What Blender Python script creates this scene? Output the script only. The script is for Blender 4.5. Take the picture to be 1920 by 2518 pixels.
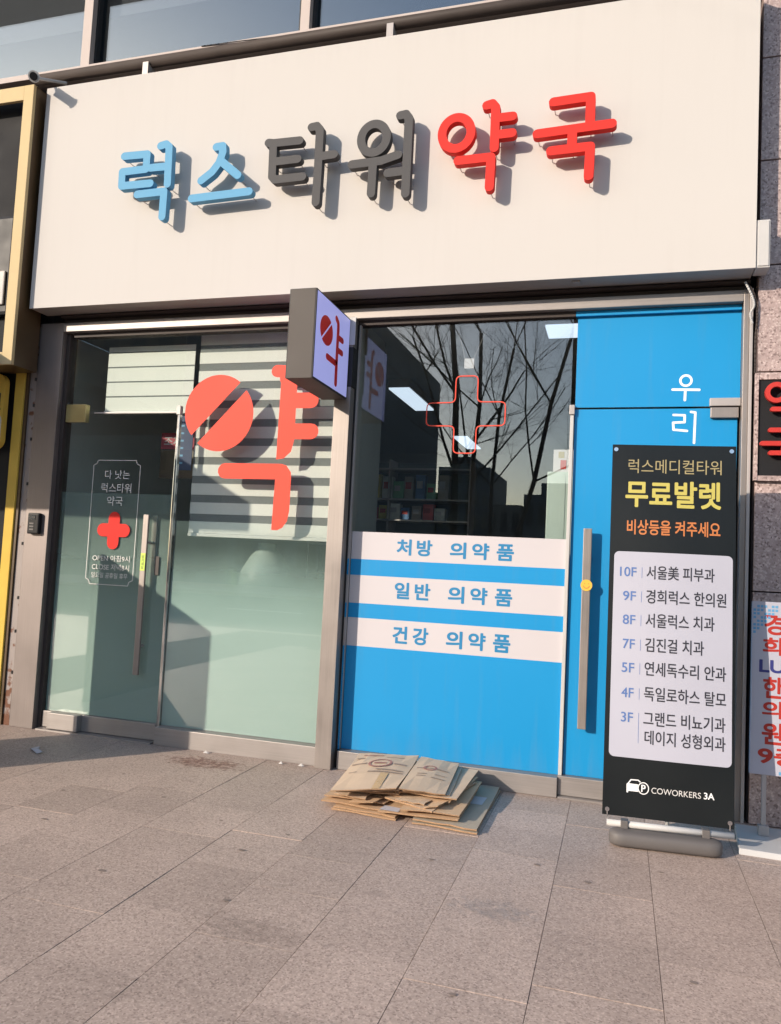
import bpy, bmesh, math, random
from mathutils import Vector, Matrix
from mathutils.geometry import delaunay_2d_cdt
random.seed(7)
for o in list(bpy.data.objects): bpy.data.objects.remove(o)
scn = bpy.context.scene
COL = scn.collection

# ------------------------------------------------------------ camera
cd = bpy.data.cameras.new('camera'); cam = bpy.data.objects.new('camera', cd); COL.objects.link(cam)
cd.sensor_fit = 'VERTICAL'; cd.sensor_height = 24.0; cd.sensor_width = 24.0; cd.lens = 1903/2518*24.0
cd.clip_start = 0.05; cd.clip_end = 2000
yaw, pitch, roll = math.radians(16.63), math.radians(3.80), math.radians(2.847)
fw = Vector((-math.sin(yaw)*math.cos(pitch), math.cos(yaw)*math.cos(pitch), math.sin(pitch)))
rt = Vector((math.cos(yaw), math.sin(yaw), 0)); up = rt.cross(fw)
r2 = rt*math.cos(roll)+up*math.sin(roll); u2 = -rt*math.sin(roll)+up*math.cos(roll)
cam.matrix_world = Matrix(((r2.x, u2.x, -fw.x, 0.0), (r2.y, u2.y, -fw.y, -5.2), (r2.z, u2.z, -fw.z, 1.45), (0, 0, 0, 1)))
scn.camera = cam

# ------------------------------------------------------------ world, sun, exposure
SUN = Vector((0.82, 1.0, -0.45)).normalized()          # direction the light travels
elev = math.asin(-SUN.z); az = math.atan2(-SUN.x, -SUN.y)
w = bpy.data.worlds.new('World'); scn.world = w; w.use_nodes = True
nt = w.node_tree; sky = nt.nodes.new('ShaderNodeTexSky'); sky.sky_type = 'NISHITA'; sky.sun_disc = False
sky.sun_elevation = elev; sky.sun_rotation = az % (2*math.pi); sky.air_density = 1.0; sky.dust_density = 1.0; sky.ozone_density = 1.0
bg = nt.nodes['Background']; bg.inputs['Strength'].default_value = 0.15
nt.links.new(sky.outputs[0], bg.inputs[0])
sd = bpy.data.lights.new('sun', 'SUN'); sd.energy = 2.9; sd.angle = math.radians(0.5); sd.color = (1.0, 0.865, 0.715)
so = bpy.data.objects.new('sun', sd); COL.objects.link(so); so.rotation_euler = SUN.to_track_quat('-Z', 'Y').to_euler()
so.location = (-6, -8, 8)
vs = scn.view_settings; vs.view_transform = 'Standard'; vs.look = 'None'; vs.exposure = 0.84; vs.gamma = 1.0; vs.use_curve_mapping = False
scn.cycles.use_denoising = True
scn.cycles.max_bounces = 8; scn.cycles.transparent_max_bounces = 16; scn.cycles.diffuse_bounces = 4; scn.cycles.glossy_bounces = 4
scn.cycles.sample_clamp_indirect = 6.0; scn.cycles.caustics_reflective = False

# ------------------------------------------------------------ materials
def nodes(m):
    m.use_nodes = True; return m.node_tree, m.node_tree.nodes, m.node_tree.links
def mat(name, c, rough=0.5, metal=0.0, var=0.06, scale=6.0, bump=0.0, bscale=60.0, spec=0.5, coat=0.0):
    m = bpy.data.materials.new(name); t, n, l = nodes(m); b = n['Principled BSDF']
    b.inputs['Roughness'].default_value = rough; b.inputs['Metallic'].default_value = metal
    b.inputs['Specular IOR Level'].default_value = spec; b.inputs['Coat Weight'].default_value = coat
    g = n.new('ShaderNodeNewGeometry')
    if var > 0:
        nz = n.new('ShaderNodeTexNoise'); nz.inputs['Scale'].default_value = scale; nz.inputs['Detail'].default_value = 5
        l.new(g.outputs['Position'], nz.inputs['Vector'])
        r = n.new('ShaderNodeMapRange'); r.inputs[3].default_value = 1-var*2; r.inputs[4].default_value = 1+var*2
        l.new(nz.outputs[0], r.inputs[0])
        mx = n.new('ShaderNodeVectorMath'); mx.operation = 'SCALE'; mx.inputs[0].default_value = c
        l.new(r.outputs[0], mx.inputs['Scale']); l.new(mx.outputs[0], b.inputs['Base Color'])
        rr = n.new('ShaderNodeMapRange'); rr.inputs[3].default_value = max(0.02, rough-0.12); rr.inputs[4].default_value = min(1, rough+0.12)
        l.new(nz.outputs[0], rr.inputs[0]); l.new(rr.outputs[0], b.inputs['Roughness'])
    else:
        b.inputs['Base Color'].default_value = (*c, 1)
    if bump > 0:
        n2 = n.new('ShaderNodeTexNoise'); n2.inputs['Scale'].default_value = bscale; n2.inputs['Detail'].default_value = 4
        l.new(g.outputs['Position'], n2.inputs['Vector'])
        bp = n.new('ShaderNodeBump'); bp.inputs['Strength'].default_value = bump; bp.inputs['Distance'].default_value = 0.01
        l.new(n2.outputs[0], bp.inputs['Height']); l.new(bp.outputs[0], b.inputs['Normal'])
    return m
def steel(name, c, rough=0.32, vertical=True):
    m = bpy.data.materials.new(name); t, n, l = nodes(m); b = n['Principled BSDF']
    b.inputs['Metallic'].default_value = 0.55
    g = n.new('ShaderNodeNewGeometry'); mp = n.new('ShaderNodeMapping')
    mp.inputs['Scale'].default_value = (160, 160, 2.0) if vertical else (2.0, 160, 160)
    nz = n.new('ShaderNodeTexNoise'); nz.inputs['Scale'].default_value = 1.0; nz.inputs['Detail'].default_value = 3
    l.new(g.outputs['Position'], mp.inputs[0]); l.new(mp.outputs[0], nz.inputs['Vector'])
    n2 = n.new('ShaderNodeTexNoise'); n2.inputs['Scale'].default_value = 2.3; n2.inputs['Detail'].default_value = 6; n2.inputs['Roughness'].default_value = 0.65
    l.new(g.outputs['Position'], n2.inputs['Vector'])
    a = n.new('ShaderNodeMath'); a.operation = 'ADD'; l.new(nz.outputs[0], a.inputs[0]); l.new(n2.outputs[0], a.inputs[1])
    r = n.new('ShaderNodeMapRange'); r.inputs[1].default_value = 0.6; r.inputs[2].default_value = 1.4; r.inputs[3].default_value = 0.82; r.inputs[4].default_value = 1.12
    l.new(a.outputs[0], r.inputs[0])
    mx = n.new('ShaderNodeVectorMath'); mx.operation = 'SCALE'; mx.inputs[0].default_value = c
    l.new(r.outputs[0], mx.inputs['Scale']); l.new(mx.outputs[0], b.inputs['Base Color'])
    r3 = n.new('ShaderNodeMapRange'); r3.inputs[1].default_value = 0.6; r3.inputs[2].default_value = 1.4; r3.inputs[3].default_value = rough-0.08; r3.inputs[4].default_value = rough+0.14
    l.new(a.outputs[0], r3.inputs[0]); l.new(r3.outputs[0], b.inputs['Roughness'])
    return m
def glass(name, tint=(0.86, 0.9, 0.88), f0=0.045, rough=0.0, gc=(1, 1, 1)):
    m = bpy.data.materials.new(name); t, n, l = nodes(m); n.remove(n['Principled BSDF']); out = n['Material Output']
    tr = n.new('ShaderNodeBsdfTransparent'); tr.inputs[0].default_value = (*tint, 1)
    gl = n.new('ShaderNodeBsdfGlossy'); gl.inputs['Roughness'].default_value = rough; gl.inputs[0].default_value = (*gc, 1)
    g = n.new('ShaderNodeNewGeometry'); d = n.new('ShaderNodeVectorMath'); d.operation = 'DOT_PRODUCT'
    l.new(g.outputs['Normal'], d.inputs[0]); l.new(g.outputs['Incoming'], d.inputs[1])
    ab = n.new('ShaderNodeMath'); ab.operation = 'ABSOLUTE'; l.new(d.outputs['Value'], ab.inputs[0])
    s1 = n.new('ShaderNodeMath'); s1.operation = 'SUBTRACT'; s1.inputs[0].default_value = 1.0; l.new(ab.outputs[0], s1.inputs[1])
    p = n.new('ShaderNodeMath'); p.operation = 'POWER'; p.inputs[1].default_value = 5; l.new(s1.outputs[0], p.inputs[0])
    q = n.new('ShaderNodeMath'); q.operation = 'MULTIPLY_ADD'; q.inputs[1].default_value = 1-f0; q.inputs[2].default_value = f0; l.new(p.outputs[0], q.inputs[0])
    mx = n.new('ShaderNodeMixShader'); l.new(q.outputs[0], mx.inputs[0]); l.new(tr.outputs[0], mx.inputs[1]); l.new(gl.outputs[0], mx.inputs[2])
    l.new(mx.outputs[0], out.inputs[0]); return m
def film_mat(name, c, z0, z1, amax=1.0, amin=0.0):
    """frosted privacy film printed with a gradient: solid below z0, clear above z1"""
    m = bpy.data.materials.new(name); t, n, l = nodes(m); n.remove(n['Principled BSDF']); out = n['Material Output']
    g = n.new('ShaderNodeNewGeometry'); sx = n.new('ShaderNodeSeparateXYZ'); l.new(g.outputs['Position'], sx.inputs[0])
    nz = n.new('ShaderNodeTexNoise'); nz.inputs['Scale'].default_value = 3; l.new(g.outputs['Position'], nz.inputs['Vector'])
    ad = n.new('ShaderNodeMath'); ad.operation = 'MULTIPLY_ADD'; ad.inputs[1].default_value = 0.12; l.new(nz.outputs[0], ad.inputs[0]); l.new(sx.outputs[2], ad.inputs[2])
    r = n.new('ShaderNodeMapRange'); r.interpolation_type = 'SMOOTHSTEP'; r.inputs[1].default_value = z0; r.inputs[2].default_value = z1; r.inputs[3].default_value = amax; r.inputs[4].default_value = amin
    l.new(ad.outputs[0], r.inputs[0])
    df = n.new('ShaderNodeBsdfDiffuse'); df.inputs[0].default_value = (*c, 1)
    tl = n.new('ShaderNodeBsdfTranslucent'); tl.inputs[0].default_value = (*c, 1)
    m1 = n.new('ShaderNodeMixShader'); m1.inputs[0].default_value = 0.2; l.new(df.outputs[0], m1.inputs[1]); l.new(tl.outputs[0], m1.inputs[2])
    tr = n.new('ShaderNodeBsdfTransparent'); m2 = n.new('ShaderNodeMixShader')
    l.new(r.outputs[0], m2.inputs[0]); l.new(tr.outputs[0], m2.inputs[1]); l.new(m1.outputs[0], m2.inputs[2]); l.new(m2.outputs[0], out.inputs[0]); return m
def fabric(name, c, alpha=1.0, trans=0.3):
    m = bpy.data.materials.new(name); t, n, l = nodes(m); n.remove(n['Principled BSDF']); out = n['Material Output']
    df = n.new('ShaderNodeBsdfDiffuse'); df.inputs[0].default_value = (*c, 1)
    tl = n.new('ShaderNodeBsdfTranslucent'); tl.inputs[0].default_value = (*c, 1)
    m1 = n.new('ShaderNodeMixShader'); m1.inputs[0].default_value = trans; l.new(df.outputs[0], m1.inputs[1]); l.new(tl.outputs[0], m1.inputs[2])
    tr = n.new('ShaderNodeBsdfTransparent'); m2 = n.new('ShaderNodeMixShader')
    g = n.new('ShaderNodeNewGeometry'); nz = n.new('ShaderNodeTexNoise'); nz.inputs['Scale'].default_value = 90; l.new(g.outputs['Position'], nz.inputs['Vector'])
    r = n.new('ShaderNodeMapRange'); r.inputs[3].default_value = max(0, alpha-0.15) if alpha < 1 else 1; r.inputs[4].default_value = min(1, alpha+0.15)
    l.new(nz.outputs[0], r.inputs[0]); l.new(r.outputs[0], m2.inputs[0])
    l.new(tr.outputs[0], m2.inputs[1]); l.new(m1.outputs[0], m2.inputs[2]); l.new(m2.outputs[0], out.inputs[0]); return m
def emit(name, c, s):
    m = bpy.data.materials.new(name); t, n, l = nodes(m); b = n['Principled BSDF']
    b.inputs['Base Color'].default_value = (*c, 1); b.inputs['Emission Color'].default_value = (*c, 1); b.inputs['Emission Strength'].default_value = s
    b.inputs['Roughness'].default_value = 0.3
    return m
def granite(name, base, speck, light, scale=130.0, rough=0.55, slab=0.10, stain=0.0):
    m = bpy.data.materials.new(name); t, n, l = nodes(m); b = n['Principled BSDF']; b.inputs['Roughness'].default_value = rough
    g = n.new('ShaderNodeNewGeometry'); P = g.outputs['Position']
    def noise(s, d=2, ro=0.5):
        z = n.new('ShaderNodeTexNoise'); z.inputs['Scale'].default_value = s; z.inputs['Detail'].default_value = d; z.inputs['Roughness'].default_value = ro; l.new(P, z.inputs['Vector']); return z.outputs[0]
    def ramp(src, a, bb, lo=0.0, hi=1.0):
        r = n.new('ShaderNodeMapRange'); r.inputs[1].default_value = a; r.inputs[2].default_value = bb; r.inputs[3].default_value = lo; r.inputs[4].default_value = hi; l.new(src, r.inputs[0]); return r.outputs[0]
    def mix(fac, c1, c2, bt='MIX'):
        x = n.new('ShaderNodeMix'); x.data_type = 'RGBA'; x.blend_type = bt
        if isinstance(fac, float): x.inputs[0].default_value = fac
        else: l.new(fac, x.inputs[0])
        for i, c in ((6, c1), (7, c2)):
            if isinstance(c, tuple): x.inputs[i].default_value = (*c, 1)
            else: l.new(c, x.inputs[i])
        return x.outputs[2]
    vo = n.new('ShaderNodeTexVoronoi'); vo.inputs['Scale'].default_value = scale; l.new(P, vo.inputs['Vector'])
    sp = n.new('ShaderNodeSeparateColor'); l.new(vo.outputs['Color'], sp.inputs[0])
    c = mix(ramp(sp.outputs[0], 0.68, 0.9), base, speck)
    c = mix(ramp(sp.outputs[1], 0.62, 0.9), c, light)
    c = mix(ramp(noise(scale*0.35, 3), 0.4, 0.65, 0, 0.35), c, speck)
    oi = n.new('ShaderNodeObjectInfo')
    v = ramp(oi.outputs['Random'], 0, 1, 1-slab, 1+slab)
    v2 = ramp(noise(1.3, 6, 0.6), 0.3, 0.7, 0.88, 1.1)
    mm = n.new('ShaderNodeMath'); mm.operation = 'MULTIPLY'; l.new(v, mm.inputs[0]); l.new(v2, mm.inputs[1])
    sc = n.new('ShaderNodeVectorMath'); sc.operation = 'SCALE'; l.new(c, sc.inputs[0]); l.new(mm.outputs[0], sc.inputs['Scale'])
    c = sc.outputs[0]
    if stain > 0:
        mp = n.new('ShaderNodeMapping'); mp.inputs['Scale'].default_value = (5.5, 8.0, 1); l.new(P, mp.inputs[0])
        z = n.new('ShaderNodeTexNoise'); z.inputs['Scale'].default_value = 1; z.inputs['Detail'].default_value = 5; z.inputs['Roughness'].default_value = 0.6; l.new(mp.outputs[0], z.inputs['Vector'])
        c = mix(ramp(z.outputs[0], 0.6, 0.74, 0, stain), c, tuple(x*0.5 for x in base))
        c = mix(ramp(noise(13, 4, 0.6), 0.66, 0.72, 0, stain*1.1), c, tuple(x*0.35 for x in base))
    l.new(c, b.inputs['Base Color'])
    bp = n.new('ShaderNodeBump'); bp.inputs['Strength'].default_value = 0.12; bp.inputs['Distance'].default_value = 0.003
    l.new(noise(scale*0.8, 3), bp.inputs['Height']); l.new(bp.outputs[0], b.inputs['Normal'])
    return m

M = {}
M['slab'] = granite('paving_granite', (0.45, 0.348, 0.29), (0.285, 0.215, 0.18), (0.56, 0.44, 0.37), 150, 0.65, 0.085, 0.42)
M['mortar'] = mat('mortar', (0.16, 0.13, 0.11), 0.9, var=0.3, scale=12)
M['granite'] = granite('pink_granite', (0.41, 0.31, 0.29), (0.20, 0.14, 0.13), (0.56, 0.45, 0.42), 95, 0.35, 0.05)
M['joint'] = mat('joint_dark', (0.05, 0.04, 0.04), 0.9)
M['fascia'] = mat('fascia_cream', (0.54, 0.515, 0.492), 0.75, var=0.012, scale=1.5, spec=0.08)
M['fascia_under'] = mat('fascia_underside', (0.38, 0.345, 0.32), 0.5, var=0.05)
def weather(m, zc, amount, c):
    t, n, l = nodes(m); b = n['Principled BSDF']; src = b.inputs['Base Color'].links[0].from_socket
    g = n.new('ShaderNodeNewGeometry'); mp = n.new('ShaderNodeMapping'); mp.inputs['Scale'].default_value = (14, 14, 0.9); l.new(g.outputs['Position'], mp.inputs[0])
    z = n.new('ShaderNodeTexNoise'); z.inputs['Scale'].default_value = 1; z.inputs['Detail'].default_value = 6; z.inputs['Roughness'].default_value = 0.62; l.new(mp.outputs[0], z.inputs['Vector'])
    sx = n.new('ShaderNodeSeparateXYZ'); l.new(g.outputs['Position'], sx.inputs[0])
    r = n.new('ShaderNodeMapRange'); r.inputs[1].default_value = zc[0]; r.inputs[2].default_value = zc[1]; r.inputs[3].default_value = 0.16; r.inputs[4].default_value = -0.03; l.new(sx.outputs[2], r.inputs[0])
    a = n.new('ShaderNodeMath'); l.new(z.outputs[0], a.inputs[0]); l.new(r.outputs[0], a.inputs[1])
    q = n.new('ShaderNodeMapRange'); q.inputs[1].default_value = 0.5; q.inputs[2].default_value = 0.85; q.inputs[3].default_value = 0; q.inputs[4].default_value = amount; l.new(a.outputs[0], q.inputs[0])
    x = n.new('ShaderNodeMix'); x.data_type = 'RGBA'; l.new(q.outputs[0], x.inputs[0]); l.new(src, x.inputs[6]); x.inputs[7].default_value = (*c, 1); l.new(x.outputs[2], b.inputs['Base Color'])
weather(M['fascia'], (5.19, 5.02), 0.07, (0.30, 0.27, 0.24))
M['lblue'] = mat('letter_light_blue', (0.13, 0.34, 0.53), 0.65, var=0.02, spec=0.15)
M['lgrey'] = mat('letter_grey', (0.085, 0.083, 0.085), 0.65, var=0.03, spec=0.15)
M['lred'] = mat('letter_red', (0.66, 0.038, 0.03), 0.65, var=0.02, spec=0.15)
M['sign_red'] = mat('sign_letter_dark_red', (0.50, 0.03, 0.02), 0.4, var=0.03)
M['sticker_red'] = mat('sticker_coral', (0.74, 0.085, 0.055), 0.6, var=0.04, scale=1.4, spec=0.2)
M['steel'] = steel('brushed_steel', (0.30, 0.265, 0.245), 0.42)
M['steeldark'] = steel('dull_brushed_steel', (0.215, 0.185, 0.175), 0.46)
M['steelh'] = steel('brushed_steel_horizontal', (0.33, 0.30, 0.285), 0.5, False)
M['steelpale'] = mat('pale_aluminium', (0.40, 0.37, 0.36), 0.5, 0.2, var=0.05, spec=0.3)
M['alu_pink'] = mat('window_aluminium', (0.50, 0.435, 0.41), 0.6, 0.0, var=0.05, scale=3, spec=0.15)
M['dark'] = mat('dark_gasket', (0.012, 0.011, 0.012), 0.6, var=0.1)
M['bronze'] = mat('dark_bronze', (0.06, 0.048, 0.044), 0.6, 0.0, var=0.12, spec=0.2)
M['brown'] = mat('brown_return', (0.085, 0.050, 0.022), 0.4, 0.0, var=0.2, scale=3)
M['gold'] = mat('mustard_gold_paint', (0.56, 0.44, 0.25), 0.65, 0.0, var=0.05, scale=5, spec=0.1)
M['yellow'] = mat('yellow_trim', (0.62, 0.42, 0.08), 0.6, var=0.08, spec=0.15)
M['rust'] = None
M['glass'] = glass('window_glass', (0.945, 0.965, 0.955), 0.074)
M['glassdoor'] = glass('door_glass', (0.93, 0.955, 0.94), 0.06)
M['glassup'] = glass('coated_glass', (0.66, 0.68, 0.70), 0.15, 0.0, (0.80, 0.92, 1.0))
M['blue'] = mat('blue_film', (0.006, 0.255, 0.56), 0.5, var=0.02, scale=1.5, spec=0.3, coat=0.05)
weather(M['blue'], (0.12, 0.35), 0.20, (0.16, 0.22, 0.27))
M['white_film'] = mat('white_film', (0.53, 0.50, 0.52), 0.6, var=0.015, scale=3)
M['txtblue'] = mat('print_blue', (0.008, 0.19, 0.40), 0.5, var=0.02)
M['white'] = mat('print_white', (0.80, 0.80, 0.80), 0.5, var=0.01)
M['wfaint'] = mat('print_white_thin', (0.62, 0.60, 0.58), 0.5, var=0.1, scale=40)
M['frost'] = film_mat('frosted_gradient_film', (0.50, 0.66, 0.62), 0.95, 1.62, 0.97, 0.10)
M['frost_milky_door'] = film_mat('frosted_film_with_milky_reflection', (0.46, 0.58, 0.55), 0.55, 1.85, 0.92, 0.22)  # gradient film; its minimum opacity paints in a faint milky reflection
M['blindw'] = fabric('blind_white_band', (0.88, 0.88, 0.84), 1.0, 0.05)
M['blindg'] = fabric('blind_sheer_band', (0.36, 0.38, 0.38), 0.78, 0.2)
M['boxgrey'] = mat('taupe_sign_housing', (0.098, 0.086, 0.078), 0.6, 0.0, var=0.04, spec=0.2)
M['boxface'] = emit('lit_lilac_panel', (0.33, 0.34, 0.66), 0.40)
M['boxred'] = mat('translucent_red_vinyl', (0.85, 0.025, 0.02), 0.4, var=0.05)
M['banner'] = mat('black_banner_vinyl', (0.006, 0.008, 0.009), 0.42, var=0.1, scale=2, spec=0.35)
M['banner_white'] = mat('banner_white_print', (0.43, 0.43, 0.50), 0.5, var=0.015, scale=2)
M['pyellow'] = mat('print_yellow', (0.50, 0.43, 0.10), 0.5, var=0.02)
M['pgold'] = mat('print_dull_gold', (0.34, 0.28, 0.14), 0.5, var=0.02)
M['porange'] = mat('print_orange', (0.52, 0.17, 0.05), 0.5, var=0.02)
M['pblue'] = mat('print_periwinkle', (0.085, 0.16, 0.38), 0.5, var=0.02)
M['pblack'] = mat('print_black', (0.025, 0.025, 0.035), 0.5, var=0.02)
M['pnavy'] = mat('print_navy', (0.03, 0.035, 0.18), 0.5, var=0.02)
M['pred'] = mat('print_red', (0.40, 0.025, 0.016), 0.5, var=0.04)
M['plight'] = mat('print_light_blue', (0.12, 0.33, 0.55), 0.5, var=0.04)
M['grey_plastic'] = mat('grey_plastic', (0.115, 0.104, 0.10), 0.6, var=0.04, bump=0.05)
M['white_plastic'] = mat('white_plastic', (0.50, 0.49, 0.48), 0.5, var=0.03, spec=0.3)
M['chrome'] = mat('chrome', (0.6, 0.6, 0.6), 0.15, 1.0, var=0.03)
M['black_plastic'] = mat('black_plastic', (0.012, 0.012, 0.014), 0.45, var=0.1, spec=0.2)
M['black_panel'] = mat('black_panel', (0.018, 0.018, 0.020), 0.7, var=0.1, spec=0.15)
M['card'] = mat('kraft_cardboard', (0.56, 0.385, 0.235), 0.85, var=0.06, scale=9, bump=0.1, bscale=40)
M['card2'] = mat('pale_kraft_cardboard', (0.58, 0.44, 0.31), 0.85, var=0.07, scale=7, bump=0.1, bscale=40)
M['card3'] = mat('greyish_cardboard', (0.40, 0.34, 0.26), 0.85, var=0.07, scale=7, bump=0.1, bscale=40)
M['cardedge'] = mat('cardboard_edge', (0.36, 0.22, 0.125), 0.9, var=0.45, scale=260)
M['tape'] = mat('packing_tape', (0.56, 0.36, 0.15), 0.3, var=0.05)
M['ink_red'] = mat('carton_ink_red', (0.36, 0.17, 0.14), 0.8, var=0.2, scale=60)
M['ink_grey'] = mat('carton_ink_grey', (0.33, 0.245, 0.19), 0.8, var=0.2, scale=60)
M['paper'] = mat('white_paper', (0.50, 0.48, 0.50), 0.8, var=0.03)
M['roomwall'] = mat('shop_wall_paint', (0.36, 0.36, 0.34), 0.8, var=0.04)
M['roomceil'] = mat('shop_ceiling_tile', (0.30, 0.30, 0.29), 0.8, var=0.03)
M['roomfloor'] = mat('shop_floor_tile', (0.16, 0.15, 0.14), 0.4, var=0.1)
M['bulk'] = mat('grey_bulkhead', (0.66, 0.68, 0.68), 0.7, var=0.03)
M['cabinet'] = mat('pale_green_cabinet', (0.42, 0.50, 0.46), 0.4, var=0.03)
M['lamp'] = emit('fluorescent_panel', (0.72, 0.84, 1.0), 0.62)
M['shelf'] = mat('dark_shelf', (0.11, 0.13, 0.12), 0.5)
M['bark'] = mat('bark', (0.055, 0.045, 0.038), 0.9, var=0.2, scale=20)
M['leaf'] = mat('house_plant_leaf', (0.22, 0.36, 0.10), 0.5, var=0.15, scale=20)
M['asphalt'] = mat('asphalt', (0.05, 0.05, 0.052), 0.85, var=0.15, scale=4)
M['roadpaint'] = mat('road_paint', (0.7, 0.7, 0.68), 0.7, var=0.1)
M['farwall'] = mat('far_grey_cladding', (0.10, 0.11, 0.125), 0.7, var=0.08, scale=0.3)
M['farwall2'] = mat('far_beige_wall', (0.16, 0.14, 0.125), 0.8, var=0.08, scale=0.3)
M['farwin'] = mat('far_window', (0.03, 0.035, 0.045), 0.15, var=0.1)
M['earth'] = mat('far_ground', (0.10, 0.095, 0.085), 0.9, var=0.15, scale=0.4)
M['awning'] = mat('dark_canopy_cloth', (0.06, 0.045, 0.04), 0.8, var=0.1)
M['smile'] = mat('yellow_round_sticker', (0.75, 0.46, 0.06), 0.5, var=0.03)
M['lime'] = mat('lime_label', (0.55, 0.72, 0.10), 0.5, var=0.05)
M['brass'] = mat('brass_patch_fitting', (0.40, 0.33, 0.15), 0.35, 0.6, var=0.1)
M['poster_red'] = mat('dim_red_poster', (0.38, 0.03, 0.06), 0.6, var=0.1)
M['poster_blue'] = mat('dim_navy_poster', (0.03, 0.05, 0.13), 0.6, var=0.2)
def rusty():
    m = mat('weathered_grey_strip', (0.27, 0.235, 0.225), 0.6, 0.2, var=0.1)
    t, n, l = nodes(m); b = n['Principled BSDF']; g = n.new('ShaderNodeNewGeometry')
    src = b.inputs['Base Color'].links[0].from_socket
    sx = n.new('ShaderNodeSeparateXYZ'); l.new(g.outputs['Position'], sx.inputs[0])
    r = n.new('ShaderNodeMapRange'); r.inputs[1].default_value = 0.0; r.inputs[2].default_value = 0.55; r.inputs[3].default_value = 0.22; r.inputs[4].default_value = 0.0; l.new(sx.outputs[2], r.inputs[0])
    z = n.new('ShaderNodeTexNoise'); z.inputs['Scale'].default_value = 14; z.inputs['Detail'].default_value = 6; l.new(g.outputs['Position'], z.inputs['Vector'])
    a = n.new('ShaderNodeMath'); l.new(r.outputs[0], a.inputs[0]); l.new(z.outputs[0], a.inputs[1])
    r2_ = n.new('ShaderNodeMapRange'); r2_.inputs[1].default_value = 0.6; r2_.inputs[2].default_value = 0.68; l.new(a.outputs[0], r2_.inputs[0])
    x = n.new('ShaderNodeMix'); x.data_type = 'RGBA'; l.new(r2_.outputs[0], x.inputs[0]); l.new(src, x.inputs[6]); x.inputs[7].default_value = (0.13, 0.05, 0.025, 1)
    l.new(x.outputs[2], b.inputs['Base Color']); return m
M['rust'] = rusty()
M['gum'] = mat('trodden_gum', (0.235, 0.185, 0.155), 0.8, var=0.15, scale=60)

# ------------------------------------------------------------ object helpers
def prop(o, label=None, cat=None, group=None, kind=None):
    if label: o['label'] = label
    if cat: o['category'] = cat
    if group: o['group'] = group
    if kind: o['kind'] = kind
    return o
def thing(name, label, cat, loc=(0, 0, 0), rz=0, group=None):
    o = bpy.data.objects.new(name, None); o.empty_display_size = 0.1; COL.objects.link(o); o.location = loc; o.rotation_euler = (0, 0, rz)
    return prop(o, label, cat, group)
def link(name, me, m, parent=None, label=None):
    o = bpy.data.objects.new(name, me)
    if m is not None:
        if not me.materials: me.materials.append(m)
    COL.objects.link(o)
    if parent is not None: o.parent = parent
    if label: o['label'] = label
    return o
class MB:
    def __init__(s): s.v = []; s.f = []; s.mi = []; s.pv = []; s.pf = []
    def add(s, vs, fs, mi=0):
        k = len(s.v); s.v += [tuple(p) for p in vs]; s.f += [tuple(i+k for i in f) for f in fs]; s.mi += [mi]*len(fs); s.pv.append(len(s.v)); s.pf.append(len(s.f)); return s
    def box(s, a, b, mi=0):
        (x0, y0, z0), (x1, y1, z1) = a, b
        x0, x1 = min(x0, x1), max(x0, x1); y0, y1 = min(y0, y1), max(y0, y1); z0, z1 = min(z0, z1), max(z0, z1)
        return s.add([(x0, y0, z0), (x1, y0, z0), (x1, y1, z0), (x0, y1, z0), (x0, y0, z1), (x1, y0, z1), (x1, y1, z1), (x0, y1, z1)],
                     [(0, 3, 2, 1), (4, 5, 6, 7), (0, 1, 5, 4), (1, 2, 6, 5), (2, 3, 7, 6), (3, 0, 4, 7)], mi)
    def tube(s, a, b, r0, r1=None, n=12, caps=True, mi=0):
        a, b = Vector(a), Vector(b); r1 = r0 if r1 is None else r1; d = (b-a).normalized()
        u = d.orthogonal().normalized(); v = d.cross(u)
        vs = [a+(u*math.cos(t)+v*math.sin(t))*r0 for t in [2*math.pi*i/n for i in range(n)]]+[b+(u*math.cos(t)+v*math.sin(t))*r1 for t in [2*math.pi*i/n for i in range(n)]]
        fs = [(i, (i+1) % n, n+(i+1) % n, n+i) for i in range(n)]
        if caps: fs += [tuple(range(n))[::-1], tuple(range(n, 2*n))]
        return s.add(vs, fs, mi)
    def each(s, name, m, parent=None, **kw):
        out = []
        for (a, b), (c, d) in zip(zip([0]+s.pv[:-1], s.pv), zip([0]+s.pf[:-1], s.pf)):
            q = MB(); q.v = s.v[a:b]; q.f = [tuple(i-a for i in f) for f in s.f[c:d]]; q.mi = s.mi[c:d]; out.append(q.build(name, m, parent, **kw))
        return out
    def build(s, name, m=None, parent=None, bevel=0, seg=2, smooth=False, label=None, mats=None):
        me = bpy.data.meshes.new(name); me.from_pydata(s.v, [], s.f)
        for i, p in enumerate(me.polygons): p.material_index = s.mi[i]
        if mats:
            for q in mats: me.materials.append(q)
        bm = bmesh.new(); bm.from_mesh(me)
        bmesh.ops.recalc_face_normals(bm, faces=bm.faces)
        if bevel > 0: bmesh.ops.bevel(bm, geom=list(bm.edges), offset=bevel, segments=seg, affect='EDGES', profile=0.6)
        bm.to_mesh(me); bm.free()
        if smooth:
            for p in me.polygons: p.use_smooth = True
        return link(name, me, m, parent, label)
def box(name, a, b, m, parent=None, bevel=0, label=None, seg=2):
    return MB().box(a, b).build(name, m, parent, bevel, seg, label=label)
def cap_poly(a, b, w, n=7):
    a, b = Vector(a), Vector(b); d = b-a; t = math.atan2(d.y, d.x); r = w/2
    return [(a.x+r*math.cos(t+math.pi/2+math.pi*i/n), a.y+r*math.sin(t+math.pi/2+math.pi*i/n)) for i in range(n+1)] + \
           [(b.x+r*math.cos(t-math.pi/2+math.pi*i/n), b.y+r*math.sin(t-math.pi/2+math.pi*i/n)) for i in range(n+1)]
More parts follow.
